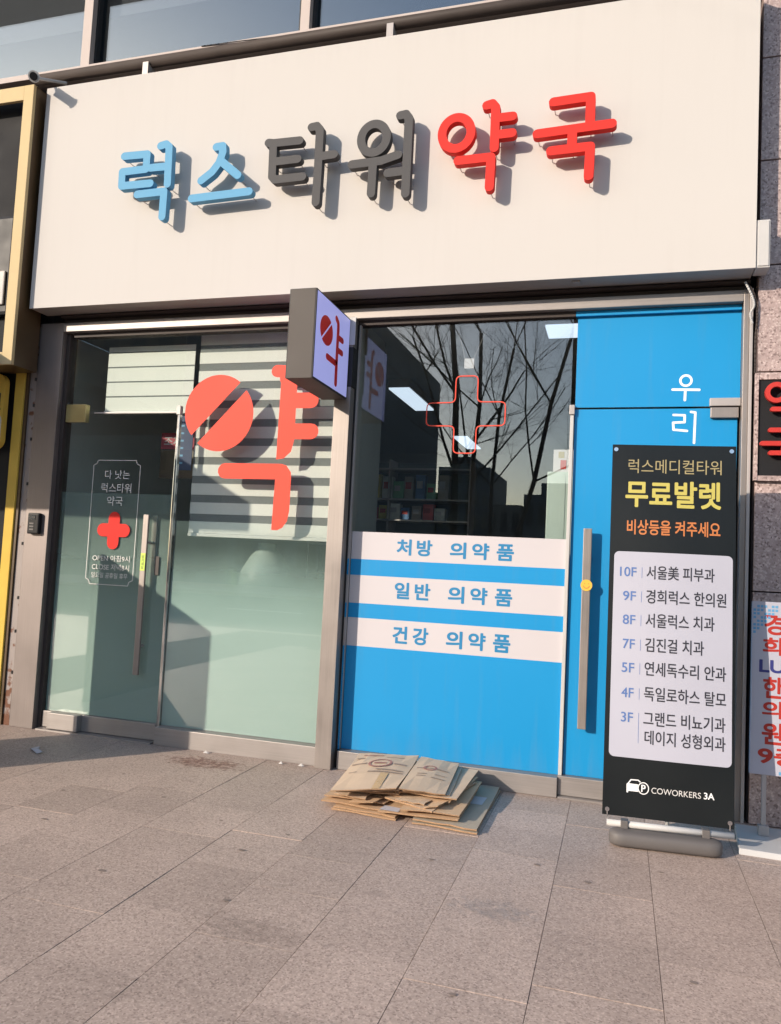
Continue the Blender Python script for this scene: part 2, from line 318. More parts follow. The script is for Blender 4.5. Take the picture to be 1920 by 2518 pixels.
def strokes_polys(strokes, w):
    out = []
    for s in strokes:
        ww = w
        if isinstance(s, tuple) and s[0] == 'w': ww = s[1]; s = s[2]
        if isinstance(s, tuple) and s[0] == 'ring':
            _, (cx, cz), r = s[:3]; rz = s[3] if len(s) > 3 else r
            N = 26; pts = [(cx+r*math.cos(2*math.pi*i/N), cz+rz*math.sin(2*math.pi*i/N)) for i in range(N+1)]
            out += [cap_poly(pts[i], pts[i+1], ww, 4) for i in range(N)]
        else:
            out += [cap_poly(s[i], s[i+1], ww) for i in range(len(s)-1)]
    return out
def flat_mesh(name, polys, y0, depth):
    """union of polygons drawn in the x-z plane, front at y0, extruded back by depth"""
    vs, fs = [], []
    for p in polys:
        if sum(p[i][0]*p[(i+1) % len(p)][1]-p[(i+1) % len(p)][0]*p[i][1] for i in range(len(p))) < 0: p = p[::-1]
        fs.append(tuple(range(len(vs), len(vs)+len(p)))); vs += [Vector(q) for q in p]
    r = delaunay_2d_cdt(vs, [], fs, 1, 1e-5)
    V, T = r[0], [f for f, q in zip(r[2], r[5]) if q]
    bm = bmesh.new(); a = [bm.verts.new((v.x, y0, v.y)) for v in V]; b = [bm.verts.new((v.x, y0+depth, v.y)) for v in V]
    ed = {}
    for f in T:
        bm.faces.new([a[i] for i in f]); bm.faces.new([b[i] for i in reversed(f)])
        for i in range(len(f)):
            k = (f[i], f[(i+1) % len(f)]); ed[k] = 1
    for (i, j) in ed:
        if (j, i) not in ed: bm.faces.new((a[j], a[i], b[i], b[j]))
    bmesh.ops.recalc_face_normals(bm, faces=bm.faces)
    me = bpy.data.meshes.new(name); bm.to_mesh(me); bm.free(); return me
def strokes_obj(name, strokes, w, y0, depth, m, parent=None, label=None):
    return link(name, flat_mesh(name, strokes_polys(strokes, w), y0, depth), m, parent, label)
def poly_obj(name, polys, y0, depth, m, parent=None, label=None):
    return link(name, flat_mesh(name, polys, y0, depth), m, parent, label)
def rrect(x0, x1, z0, z1, r, n=6):
    out = []
    for cx, cz, t0 in ((x1-r, z1-r, 0), (x0+r, z1-r, 90), (x0+r, z0+r, 180), (x1-r, z0+r, 270)):
        out += [(cx+r*math.cos(math.radians(t0+90*i/n)), cz+r*math.sin(math.radians(t0+90*i/n))) for i in range(n+1)]
    return out
def text(name, s, x0, x1, z0, z1, y, m, parent=None, bold=0.0, depth=0.0006, label=None, keep=False, spacing=1.0):
    """lettering in the x-z plane fitted to a rectangle, raised a fraction of a millimetre"""
    c = bpy.data.curves.new(name, 'FONT'); c.body = s; c.space_character = spacing
    o = bpy.data.objects.new('tmp', c); COL.objects.link(o)
    me = bpy.data.meshes.new_from_object(o.evaluated_get(bpy.context.evaluated_depsgraph_get()))
    bpy.data.objects.remove(o); me.name = name; me.materials.clear()
    xs = [v.co.x for v in me.vertices]; ys = [v.co.y for v in me.vertices]
    sx = (x1-x0)/(max(xs)-min(xs)); sy = (z1-z0)/(max(ys)-min(ys))
    if keep: sx = sy; x0 = (x0+x1)/2-sx*(max(xs)-min(xs))/2
    mx, my = min(xs), min(ys)
    for v in me.vertices:
        v.co = (x0+(v.co.x-mx)*sx, y, z0+(v.co.y-my)*sy)
    if bold > 0.003:                                            # heavier weight: the outline grown by a few shifted layers
        vv = [tuple(v.co) for v in me.vertices]; ff = [tuple(p.vertices) for p in me.polygons]; V2, F2 = list(vv), list(ff)
        for k in range(8):
            t = 2*math.pi*(k+0.5)/8; n0 = len(V2)
            V2 += [(a+bold*sx*math.cos(t), b-0.00003*(k+1), c_+bold*sy*math.sin(t)) for a, b, c_ in vv]; F2 += [tuple(i+n0 for i in f) for f in ff]
        me = bpy.data.meshes.new(name); me.from_pydata(V2, [], F2)
    return link(name, me, m, parent, label)

# ------------------------------------------------------------ ground
pav = box('pavement', (-7.0, -8.5, -0.10), (5.5, 0.06, -0.0035), M['mortar']); prop(pav, kind='structure')
XS = [-5.30, -4.87, -4.44, -4.02, -3.60, -3.19, -2.81, -2.38, -1.93, -1.53, -1.11, -0.69, -0.255, 0.185, 0.63, 1.06, 1.49]
J = {  # first joints that the photograph shows, column by column (left edge of column -> y of joints)
    -2.81: [-0.9, -1.36, -1.82, -2.29, -2.76], -2.38: [-0.62, -1.07, -1.52, -1.962, -2.45, -2.91], -1.93: [-0.45, -0.92, -1.38, -1.83, -2.31, -2.80], -1.53: [-0.33, -0.75, -1.16, -1.57, -1.96, -2.44, -2.91],
    -1.11: [-0.46, -0.93, -1.40, -1.86, -2.336, -2.80], -0.69: [-0.35, -0.72, -1.12, -1.62, -1.97, -2.46, -2.93], -0.255: [-0.5, -0.96, -1.42, -1.88, -2.33, -2.8], 0.185: [-0.26, -0.71, -1.16, -1.61, -1.985, -2.45]}
me = None
slabs = {}
def slab_mesh(wd):
    k = round(wd, 3)
    if k not in slabs:
        bm = bmesh.new(); g = 0.0013
        for x, y in ((g, g), (wd-g, g), (wd-g, 1-g), (g, 1-g)): pass
        m_ = MB().box((g, g, -0.05), (wd-g, 1-g, 0)); mesh = bpy.data.meshes.new('paving_slab'); mesh.from_pydata(m_.v, [], m_.f)
        bm.from_mesh(mesh); bmesh.ops.recalc_face_normals(bm, faces=bm.faces)
        pass
        bm.to_mesh(mesh); bm.free(); mesh.materials.append(M['slab']); slabs[k] = mesh
    return slabs[k]
rng = random.Random(3)
for i in range(len(XS)-1):
    x0, x1 = XS[i], XS[i+1]
    js = list(J.get(x0, []))
    if not js: y = -rng.uniform(0.15, 0.45); js = [y]
    while js[-1] > -6.3: js.append(js[-1]-rng.choice([0.45, 0.46, 0.47]))
    ys = [0.05]+js
    for a, b in zip(ys[:-1], ys[1:]):
        o = bpy.data.objects.new('paving_slab', slab_mesh(x1-x0)); COL.objects.link(o); o.parent = pav
        o.location = (x0, b, rng.uniform(-0.0012, 0.0012)); o.scale = (1, a-b, 1); o.rotation_euler = (rng.uniform(-.0012, .0012), rng.uniform(-.0012, .0012), 0)
kb = box('kerb', (-30, -8.8, -0.16), (30, -8.5, 0.0), M['slab'], bevel=0.01); prop(kb, kind='structure')
rd = box('road', (-60, -22.5, -0.3), (60, -8.8, -0.13), M['asphalt']); prop(rd, kind='structure')
pv2 = box('far_pavement', (-60, -30, -0.3), (60, -22.5, 0.0), M['slab']); prop(pv2, kind='structure')
gd = box('ground', (-600, -700, -0.40), (600, 300, -0.31), M['earth']); prop(gd, kind='structure')
pv3 = MB().box((-30, -8.5, -0.3), (-7.0, 0.3, -0.004)).box((5.5, -8.5, -0.3), (30, 0.3, -0.004)).each('side_pavement', M['slab']); [prop(q_, kind='structure') for q_ in pv3]
mk = MB()
for k in range(-9, 10): mk.box((k*5-1.2, -15.7, -0.13), (k*5+1.2, -15.55, -0.126))
[prop(q_, kind='structure') for q_ in mk.each('road_marking', M['roadpaint'], rd)]

# ------------------------------------------------------------ the building the shop sits in
bd = thing('commercial_building', 'pink granite commercial building with a strip of office windows above the cream shop sign', 'building', (0, 0.3, 0))
bd.location = (0, 0, 0)
MB().box((-9, 0.12, 3.30), (6, 0.30, 5.40)).box((-9, 0.12, 6.75), (6, 0.30, 9.5)).each('wall', M['joint'], bd)
MB().box((0.775, 0.02, 0), (6, 0.30, 3.30)).build('wall', M['joint'], bd)
for k in range(-1, 9):                                     # granite panels right of the shop
    z0 = 0.0 if k < 0 else 0.71+0.68*k; z1 = 0.71 if k < 0 else 0.71+0.68*(k+1)
    for x0, x1 in ((0.782, 1.75), (1.75, 2.85), (2.85, 3.95)):
        box('granite_panel', (x0+0.003, -0.02, z0+0.004), (x1-0.003, 0.02 if z1 < 3.3 else 0.118, z1-0.004), M['granite'], bd, bevel=0.002, seg=1)
for k, (x0, x1) in enumerate(((-8.56, -6.47), (-6.47, -4.469), (-4.382, -2.47), (-2.394, -0.40), (-0.32, 1.66), (1.74, 3.7))):
    if k == 1: x0 = -6.39
    if k == 0: x1 = -6.47
    f = MB().box((x0, 0.05, 5.475), (x0+0.02, 0.14, 6.70)).box((x1-0.035, 0.05, 5.475), (x1, 0.14, 6.70)).each('window_gasket', M['dark'], bd)
    p = box('window_pane', (x0+0.02, 0.10, 5.475), (x1-0.035, 0.112, 6.70), M['glassup'], bd)
for x0, x1 in ((-8.64, -8.56), (-6.47, -6.39), (-4.469, -4.382), (-2.47, -2.394), (-0.40, -0.32), (1.66, 1.74), (3.7, 3.78)):
    box('mullion', (x0, -0.005, 5.4755), (x1, 0.14, 6.70), M['alu_pink'], bd, bevel=0.003)
box('window_sill', (-9, -0.03, 5.425), (6, 0.16, 5.475), M['alu_pink'], bd, bevel=0.004)
box('window_head', (-9, -0.005, 6.70), (6, 0.12, 6.78), M['alu_pink'], bd, bevel=0.004)
MB().box((-9, 0.5, 5.2), (6, 3.2, 5.3)).box((-9, 3.1, 5.3), (6, 3.2, 6.9)).box((-9, 0.4, 6.8), (6, 3.2, 6.9)).build('office_room', M['roomwall'], bd)
# office roller blinds drawn a little way down behind the panes
for x0, x1, zb in ((-6.35, -4.50, 5.95), (-4.35, -2.51, 6.02), (-2.36, -0.44, 6.05), (-0.29, 1.6, 6.0)):
    box('roller_blind', (x0, 0.17, zb), (x1, 0.18, 6.74), M['roomceil'], bd)
box('soffit', (-9, -1.32, 7.3), (6, 0.11, 7.45), M['white_plastic'], bd)
# wires lying along the sill
def wire(name, pts, r, m, parent=None, n=6, label=None):
    mb = MB()
    for a, b in zip(pts[:-1], pts[1:]): mb.tube(a, b, r, n=n)
    return mb.build(name, m, parent, smooth=True, label=label)
def catmull(P, n=6):
    out = []; Q = [P[0]]+list(P)+[P[-1]]
    for i in range(1, len(Q)-2):
        p0, p1, p2, p3 = map(Vector, Q[i-1:i+3])
        for k in range(n):
            t = k/n; out.append(0.5*((2*p1)+(-p0+p2)*t+(2*p0-5*p1+4*p2-p3)*t*t+(-p0+3*p1-3*p2+p3)*t**3))
    out.append(Vector(P[-1])); return out
cw_ = wire('cable', catmull([(-3.3, -0.035, 5.47), (-2.9, -0.04, 5.455), (-2.3, -0.04, 5.43), (-1.6, -0.05, 5.415), (-1.0, -0.04, 5.44), (-0.4, -0.035, 5.47), (0.4, -0.035, 5.49)]), 0.004, M['dark'])
prop(cw_, 'thin black cable drooping along the pink window sill', 'cable')

# drain pipe under the sill
dp = thing('conduit_pipe', 'long dark bronze pipe running between the window sill and the cream sign', 'pipe', (-1.2, -0.1, 5.35))
pp = MB().tube((-3.62, 0, 0), (4.2, 0, 0), 0.042, n=20).build('tube', M['bronze'], dp, smooth=True)
for x in (-2.55, -0.52, 1.5):
    MB().box((x, -0.045, -0.12), (x+0.05, 0.05, -0.02)).build('pipe_bracket', M['steelpale'], dp)

# ------------------------------------------------------------ security camera at the sign corner
cc = thing('security_camera', 'small white bullet camera with dark lens at the top left corner of the cream sign', 'camera', (-4.53, -0.43, 5.135))
MB().tube((0, 0, 0), (-0.092, 0.105, 0.075), 0.037, n=20).build('body', M['white_plastic'], cc, smooth=False)
MB().tube((0.006, -0.010, -0.006), (-0.001, 0.002, 0.001), 0.043, 0.043, n=24).build('bezel', M['white_plastic'], cc)
MB().tube((0.009, -0.0155, -0.009), (0.0062, -0.0104, -0.0062), 0.030, 0.030, n=24).build('lens', M['black_plastic'], cc)
MB().tube((-0.07, 0.12, 0.07), (0.02, 0.33, 0.15), 0.012, n=10).build('mounting_arm', M['white_plastic'], cc)

# ------------------------------------------------------------ fascia sign
fs = thing('shop_fascia_sign', 'wide cream fascia sign over the pharmacy with blue, grey and red Korean letters', 'sign', (0, 0, 0))
SX0, SX1, SZ0, SZ1, SY = -4.605, 0.74, 3.348, 5.19, -0.20
box('panel', (SX0, SY, SZ0), (SX1, SY+0.012, SZ1), M['fascia'], fs, bevel=0.002)
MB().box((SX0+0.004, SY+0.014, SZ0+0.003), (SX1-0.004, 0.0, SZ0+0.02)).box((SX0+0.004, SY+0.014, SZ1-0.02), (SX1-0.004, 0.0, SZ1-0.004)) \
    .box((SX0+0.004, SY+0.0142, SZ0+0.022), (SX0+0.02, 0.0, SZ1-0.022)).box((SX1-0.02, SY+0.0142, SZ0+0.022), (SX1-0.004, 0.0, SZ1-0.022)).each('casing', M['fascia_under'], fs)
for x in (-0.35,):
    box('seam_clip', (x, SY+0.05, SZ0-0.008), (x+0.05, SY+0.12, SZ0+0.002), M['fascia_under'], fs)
FY, FD = -0.318, 0.052
letters = {
 'lblue0': [[(-3.727, 4.46), (-3.524, 4.455), (-3.526, 4.338), (-3.735, 4.336), (-3.732, 4.225), (-3.48, 4.222)], [(-3.485, 4.343), (-3.35, 4.341)], [(-3.412, 4.508), (-3.365, 4.516), (-3.337, 4.492), (-3.330, 4.203)], [(-3.588, 4.145), (-3.355, 4.148), (-3.357, 3.953)]],
 'lblue1': [[(-2.937, 4.447), (-2.885, 4.449), (-2.880, 4.40), (-2.905, 4.325), (-2.958, 4.259), (-3.046, 4.201)], [(-2.893, 4.337), (-2.746, 4.214)], [(-3.116, 4.071), (-2.647, 4.082)]],
 'lgrey0': [[(-2.515, 4.432), (-2.478, 4.425), (-2.271, 4.422)], [(-2.476, 4.42), (-2.471, 4.175), (-2.443, 4.151), (-2.233, 4.153)], [(-2.471, 4.285), (-2.278, 4.287)], [(-2.185, 4.510), (-2.145, 4.514), (-2.120, 4.485), (-2.118, 4.216), (-2.121, 3.955)], [(-2.107, 4.287), (-2.002, 4.292)]],
 'lgrey1': [('ring', (-1.713, 4.375), 0.093, 0.103), [(-1.866, 4.203), (-1.653, 4.208), (-1.532, 4.238)], [(-1.71, 4.203), (-1.713, 3.982)], [(-1.6, 4.116), (-1.486, 4.120)], [(-1.53, 4.517), (-1.49, 4.521), (-1.467, 4.49), (-1.467, 3.959)]],
 'lred0': [('ring', (-1.13, 4.346), 0.099, 0.108), [(-0.933, 4.513), (-0.895, 4.521), (-0.872, 4.492), (-0.871, 4.215)], [(-0.867, 4.417), (-0.757, 4.418)], [(-0.868, 4.303), (-0.757, 4.304)], [(-1.112, 4.152), (-0.890, 4.154), (-0.893, 3.951)]],
 'lred1': [[(-0.496, 4.481), (-0.262, 4.488), (-0.262, 4.30)], [(-0.593, 4.278), (-0.126, 4.293)], [(-0.37, 4.277), (-0.37, 4.17)], [(-0.502, 4.153), (-0.256, 4.157), (-0.260, 3.965)]],
}
for k, st in letters.items():
    o = strokes_obj('letter', st, 0.060, FY, FD, M[k[:-1]], fs, {'lblue': 'light blue letter', 'lgrey': 'dark grey letter', 'lred': 'red letter'}[k[:-1]])
    pins = MB()
    for s in st:
        if isinstance(s, tuple):
            for t in (0.9, 4.0): pins.tube((s[1][0]+s[2]*math.cos(t), FY+FD, s[1][1]+s[2]*math.sin(t)), (s[1][0]+s[2]*math.cos(t), SY, s[1][1]+s[2]*math.sin(t)), 0.003, n=6)
        else:
            for q in (s[0], s[-1]): pins.tube((q[0]+0.004, FY+FD, q[1]-0.018), (q[0]+0.004, SY, q[1]-0.018), 0.003, n=6)
    pins.build('mounting_pins', M['steelpale'], o)['kind'] = 'stuff'
eb = thing('junction_box', 'small white electrical box on the right end of the cream sign', 'box', (0.77, -0.1, 3.33))
MB().box((-0.028, -0.09, 0.02), (0.05, 0.05, 0.32)).build('housing', M['white_plastic'], eb, bevel=0.006)
MB().box((-0.02, -0.096, 0.03), (0.042, -0.091, 0.31)).build('cover', M['white_plastic'], eb, bevel=0.002, seg=1)
cb = wire('cable', catmull([(0.70, -0.06, 3.30), (0.735, -0.05, 3.28), (0.765, -0.05, 3.2), (0.778, -0.035, 3.10), (0.77, -0.03, 2.95), (0.772, -0.03, 2.78), (0.770, -0.03, 2.74)]), 0.006, M['bronze'])
prop(cb, 'thin brown cable dropping beside the steel frame at the right end of the shop front', 'cable')
cb2 = wire('cable', catmull([(0.70, -0.07, 3.31), (0.74, -0.07, 3.22), (0.755, -0.06, 3.16), (0.735, -0.05, 3.11), (0.75, -0.045, 3.05)]), 0.007, M['white_plastic'])
prop(cb2, 'white cable loop hanging under the right corner of the cream sign', 'cable')

# ------------------------------------------------------------ shop front
sf = thing('pharmacy_storefront', 'steel framed glass pharmacy storefront, frosted on the left and bright blue on the right', 'shop front', (0, 0, 0))
GY = 0.08
# header
box('header', (-4.43, 0.0, 3.212), (0.705, 0.14, 3.285), M['steelh'], sf, bevel=0.004)
box('header_channel', (-4.45, 0.03, 3.289), (0.74, 0.12, 3.318), M['bronze'], sf)
box('header_gap', (-4.6, 0.08, 3.320), (0.76, 0.118, 3.40), M['dark'], sf)
box('soffit_strip', (-4.45, -0.02, 3.326), (0.74, 0.07, 3.340), M['bronze'], sf)
box('window_head', (-4.36, GY-0.03, 3.176), (-0.332, GY+0.05, 3.210), M['bronze'], sf)
box('window_head', (-0.330, GY-0.03, 3.176), (0.70, GY+0.05, 3.210), M['blue'], sf, label='window head covered in blue film')
# jambs, column
MB().box((-4.655, 0.0, 0), (-4.43, 0.14, 3.287)).build('jamb', M['steeldark'], sf, bevel=0.003)
MB().box((-4.427, 0.05, 0.0), (-4.395, 0.14, 3.21)).build('jamb_reveal', M['bronze'], sf)
MB().box((-2.003, -0.05, 0.0), (-1.882, 0.14, 3.211)).build('column', M['steel'], sf, bevel=0.003)
box('column_panel', (-2.02, -0.06, 3.0), (-1.865, -0.052, 3.205), M['white_plastic'], sf, bevel=0.002)
MB().box((-1.881, 0.035, 0.0), (-1.872, 0.10, 3.175)).build('window_frame', M['dark'], sf)
MB().box((-1.871, 0.045, 0.128), (-1.858, 0.075, 3.175)).build('window_frame', M['steelpale'], sf)
MB().box((0.705, 0.0, 0.0), (0.738, 0.14, 3.287)).build('jamb', M['steel'], sf, bevel=0.003)
MB().box((0.739, -0.02, 0.0), (0.757, 0.14, 3.287)).build('jamb', M['steelpale'], sf, bevel=0.002)
MB().box((-3.352, GY-0.015, 0.05), (-3.328, GY+0.02, 2.555)).build('mullion', M['chrome'], sf, bevel=0.004)
MB().box((-3.36, GY-0.02, 2.53), (-3.325, GY+0.02, 2.60)).build('mullion_clamp', M['steelpale'], sf, bevel=0.003)
MB().box((-0.345, GY-0.03, 0.128), (-0.322, GY+0.03, 2.50)).build('mullion', M['white_plastic'], sf, bevel=0.003)
MB().box((-0.352, GY-0.034, 2.505), (-0.318, GY+0.03, 2.57)).build('mullion_clamp', M['steelpale'], sf, bevel=0.003)
# sills
MB().box((-3.325, 0.0, 0.0), (-2.005, 0.14, 0.132)).build('sill', M['steelh'], sf, bevel=0.004)
MB().box((-1.857, 0.0, 0.0), (-0.346, 0.14, 0.126)).build('sill', M['steelh'], sf, bevel=0.004)
MB().box((-4.39, -0.01, 0.0), (-3.35, 0.12, 0.012)).build('threshold', M['steelh'], sf)
MB().box((-0.34, -0.01, 0.0), (0.703, 0.12, 0.012)).build('threshold', M['steelh'], sf)
# panes
box('window_pane', (-3.326, GY, 0.132), (-2.003, GY+0.008, 3.176), M['glass'], sf)
box('window_pane', (-1.857, GY, 0.126), (-0.346, GY+0.008, 3.176), M['glass'], sf)
box('transom_pane', (-4.394, GY, 2.565), (-3.33, GY+0.008, 3.176), M['glassdoor'], sf)
box('transom_pane', (-0.318, GY, 2.556), (0.704, GY+0.008, 3.176), M['glass'], sf)
box('frosted_film', (-3.325, GY+0.0095, 0.134), (-2.004, GY+0.0101, 1.70), M['frost'], sf)
# blue and white film outside on the right-hand glass
box('transom_film', (-0.317, GY-0.0012, 2.557), (0.703, GY-0.0004, 3.175), M['blue'], sf)
zb = [0.128, 0.853, 1.053, 1.157, 1.356, 1.471, 1.668]
for i in range(6):
    box('film_band', (-1.856, GY-0.0012, zb[i]), (-0.347, GY-0.0004, zb[i+1]), M['blue'] if i % 2 == 0 else M['white_film'], sf, label='blue film band' if i % 2 == 0 else 'white film band with blue Korean lettering')
    if i % 2 == 0: box('film_overlap', (-1.8695, 0.0435, zb[i]), (-1.8585, 0.0445, zb[i+1]), M['blue'], sf)
for s, (z0, z1) in (('처방', (1.515, 1.622)), ('일반', (1.208, 1.317)), ('건강', (0.897, 1.01))):
    h = z1-z0; sh = 0.0
    text('lettering', s[0], -1.513, -1.413, z0, z1, GY-0.0022, M['txtblue'], sf, bold=0.034)
    text('lettering', s[1], -1.367, -1.262, z0, z1, GY-0.0022, M['txtblue'], sf, bold=0.034)
    for c_, xa, xb in (('의', -1.128, -1.022), ('약', -0.972, -0.862), ('품', -0.803, -0.693)):
        text('lettering', c_, xa, xb, z0-0.006, z1-0.006, GY-0.0022, M['txtblue'], sf, bold=0.034)
# red neon-like cross outline on the right window
A = 0.020
cr = [(-1.142, 2.79), (-0.985, 2.79), (-0.985, 2.605), (-0.787, 2.603), (-0.787, 2.437), (-0.985, 2.435), (-0.985, 2.243), (-1.142, 2.243), (-1.142, 2.435), (-1.345, 2.437), (-1.345, 2.600), (-1.142, 2.603)]
def round_path(P, r, n=4):
    out = []
    for i in range(len(P)):
        p, q, s = Vector(P[i-1]), Vector(P[i]), Vector(P[(i+1) % len(P)])
        a = q+(p-q).normalized()*r; b = q+(s-q).normalized()*r
        for k in range(n+1):
            t = k/n; out.append(tuple((1-t)**2*a+2*t*(1-t)*q+t*t*b))
    return out+[out[0]]
strokes_obj('cross_sticker', [round_path(cr, 0.035)], 0.008, GY-0.0016, 0.0010, M['sticker_red'], sf)
# large pill emblem on the left window
def half_disc(cx, cz, r, ang, off, sign, n=28):
    d = Vector((math.cos(ang), math.sin(ang))); nn = Vector((-d.y, d.x))*sign; P = []
    a0 = math.asin(off/r)
    for i in range(n+1):
        t = a0+(math.pi-2*a0)*i/n; P.append(tuple(Vector((cx, cz))+d*r*math.cos(t)+nn*r*math.sin(t)))
    return P
ang = math.radians(46)
for pc, sg in (((-3.008, 2.556), 1), ((-2.990, 2.530), -1)):
    poly_obj('pill_sticker', [half_disc(pc[0], pc[1], 0.286, ang, 0.026, sg)], GY-0.0014, 0.0008, M['sticker_red'], sf)
V_ = [[(-2.545, 2.858), (-2.482, 2.858), (-2.40, 2.862)]]
vowel = [cap_poly((-2.525, 2.860), (-2.44, 2.853), 0.095), cap_poly((-2.455, 2.845), (-2.455, 2.80), 0.09),
         [(-2.488, 2.80), (-2.355, 2.88), (-2.355, 2.335), (-2.375, 2.245), (-2.43, 2.195), (-2.492, 2.185)],
         cap_poly((-2.42, 2.632), (-2.235, 2.632), 0.118), cap_poly((-2.42, 2.398), (-2.222, 2.398), 0.118)]
poly_obj('vowel_sticker', vowel, GY-0.0014, 0.0008, M['sticker_red'], sf)
cons = [cap_poly((-2.915, 2.094), (-2.46, 2.094), 0.118), [(-2.488, 2.152), (-2.445, 2.152), (-2.405, 2.14), (-2.366, 2.09), (-2.362, 2.05), (-2.362, 1.80), (-2.375, 1.725), (-2.41, 1.675), (-2.45, 1.655), (-2.498, 1.655)]]
poly_obj('consonant_sticker', cons, GY-0.0014, 0.0008, M['sticker_red'], sf)

# left glass door
DY = GY
dl = bpy.data.objects.new('glass_door', None); COL.objects.link(dl); dl.parent = sf; dl['label'] = 'clear and frosted glass door on the left'
box('glass', (-4.392, DY, 0.14), (-3.355, DY+0.010, 2.545), M['glassdoor'], dl)
box('frosted_film', (-4.391, DY+0.0115, 0.142), (-3.357, DY+0.0122, 1.9), M['frost_milky_door'], dl)
MB().box((-4.30, DY-0.075, 0.018), (-4.02, DY-0.005, 0.142)).build('pivot_rail_cover', M['steelh'], dl, bevel=0.004)
MB().box((-4.392, DY-0.02, 0.016), (-3.355, DY+0.03, 0.140)).build('bottom_rail', M['steelh'], dl, bevel=0.004)
MB().box((-4.392, DY-0.02, 2.475), (-4.20, DY+0.03, 2.62)).build('pivot_patch', M['brass'], dl, bevel=0.004)
MB().box((-4.13, DY-0.003, 2.547), (-3.362, DY+0.012, 2.556)).build('top_edge', M['steelpale'], dl)
def handle(x0, x1, z0, z1, y, mname, parent, nm='handle'):
    h = MB().box((x0, y-0.02, z0), (x1, y, z1)).build(nm, M[mname], parent, bevel=0.004)
    return h
handle(-3.560, -3.513, 0.500, 1.735, 0.035, 'steel', dl)
handle(-3.560, -3.513, 0.500, 1.735, 0.155, 'steel', dl)
MB().tube((-3.537, 0.035, 0.72), (-3.537, 0.14, 0.72), 0.011).tube((-3.537, 0.035, 1.52), (-3.537, 0.14, 1.52), 0.011).each('handle_fixing', M['steelpale'], dl)
box('handle_label', (-3.557, 0.0130, 1.30), (-3.516, 0.0145, 1.435), M['lime'], dl)
text('lettering', '당\n기\n세\n요', -3.548, -3.525, 1.315, 1.42, 0.0120, M['pblack'], dl)
box('handle_label', (-3.470, DY-0.0016, 1.27), (-3.435, DY-0.0006, 1.415), M['boxgrey'], dl)
fr = [(-4.085, 2.150), (-3.650, 2.150), (-3.650, 1.178), (-4.085, 1.178)]
fp = [(-4.045, 2.165), (-3.690, 2.165), (-3.682, 2.138), (-3.650, 2.125), (-3.650, 1.215), (-3.682, 1.200), (-3.690, 1.170), (-4.045, 1.170), (-4.055, 1.200), (-4.085, 1.215), (-4.085, 2.125), (-4.055, 2.138), (-4.045, 2.165)]
fp = [(x-0.012, z) for x, z in fp]
strokes_obj('border_line', [fp], 0.005, DY-0.0014, 0.0006, M['wfaint'], dl)
for s, x0, x1, z0, z1 in (('다 낫는', -3.985, -3.755, 2.015, 2.085), ('럭스타워', -4.01, -3.732, 1.905, 1.98), ('약국', -3.948, -3.802, 1.80, 1.875)):
    text('lettering', s, x0, x1, z0, z1, DY-0.0016, M['wfaint'], dl, bold=0.004)
for s, x0, x1, z0, z1 in (('OPEN 아침9시', -4.045, -3.70, 1.355, 1.405), ('CLOSE 저녁8시', -4.045, -3.70, 1.285, 1.335), ('일요일 공휴일 휴무', -4.045, -3.71, 1.222, 1.265)):
    text('lettering', s, x0, x1, z0, z1, DY-0.0016, M['wfaint'], dl)
poly_obj('cross_sticker', [cap_poly((-3.868, 1.70), (-3.868, 1.505), 0.105, 10), cap_poly((-3.968, 1.605), (-3.770, 1.605), 0.105, 10)], DY-0.0016, 0.0008, M['lred'], dl)

# blue door on the right
dr = bpy.data.objects.new('glass_door', None); COL.objects.link(dr); dr.parent = sf; dr['label'] = 'door covered in bright blue film on the right'
box('glass', (-0.318, DY, 0.135), (0.690, DY+0.010, 2.545), M['glassdoor'], dr)
box('blue_film', (-0.3175, DY-0.0012, 0.136), (0.6895, DY-0.0004, 2.544), M['blue'], dr)
MB().box((-0.345, DY-0.05, 0.014), (0.695, DY+0.04, 0.134)).build('bottom_rail', M['steelh'], dr, bevel=0.004)
MB().box((0.522, DY-0.035, 2.553), (0.704, DY+0.03, 2.605)).build('pivot_patch', M['steelpale'], sf, bevel=0.004)
MB().box((0.528, DY-0.030, 2.478), (0.694, DY+0.03, 2.545)).build('pivot_patch', M['steel'], dr, bevel=0.004)
handle(-0.232, -0.178, 0.450, 1.742, 0.020, 'steel', dr)
MB().tube((-0.205, 0.018, 0.62), (-0.205, DY, 0.62), 0.011).tube((-0.205, 0.018, 1.55), (-0.205, DY, 1.55), 0.011).each('handle_fixing', M['steelpale'], dr)
sm = MB().tube((-0.203, -0.0035, 1.372), (-0.203, -0.0005, 1.372), 0.037, n=28).build('round_sticker', M['smile'], dr)
strokes_obj('face_marks', [[(-0.222, 1.366), (-0.213, 1.355), (-0.203, 1.352), (-0.193, 1.355), (-0.184, 1.366)], [(-0.215, 1.382), (-0.214, 1.383)], [(-0.191, 1.382), (-0.190, 1.383)]], 0.005, -0.0042, 0.0006, M['porange'], dr)
UY = GY-0.0022
strokes_obj('lettering', [('ring', (0.378, 2.728), 0.034)], 0.015, UY, 0.0008, M['white'], sf)
strokes_obj('lettering', [[(0.298, 2.670), (0.460, 2.666)], [(0.376, 2.666), (0.374, 2.600)]], 0.016, UY, 0.0008, M['white'], sf)
strokes_obj('lettering', [[(0.308, 2.503), (0.376, 2.500), (0.376, 2.455), (0.306, 2.452), (0.310, 2.406), (0.392, 2.398)], [(0.413, 2.522), (0.440, 2.518), (0.436, 2.32)]], 0.015, UY, 0.0008, M['white'], dr)

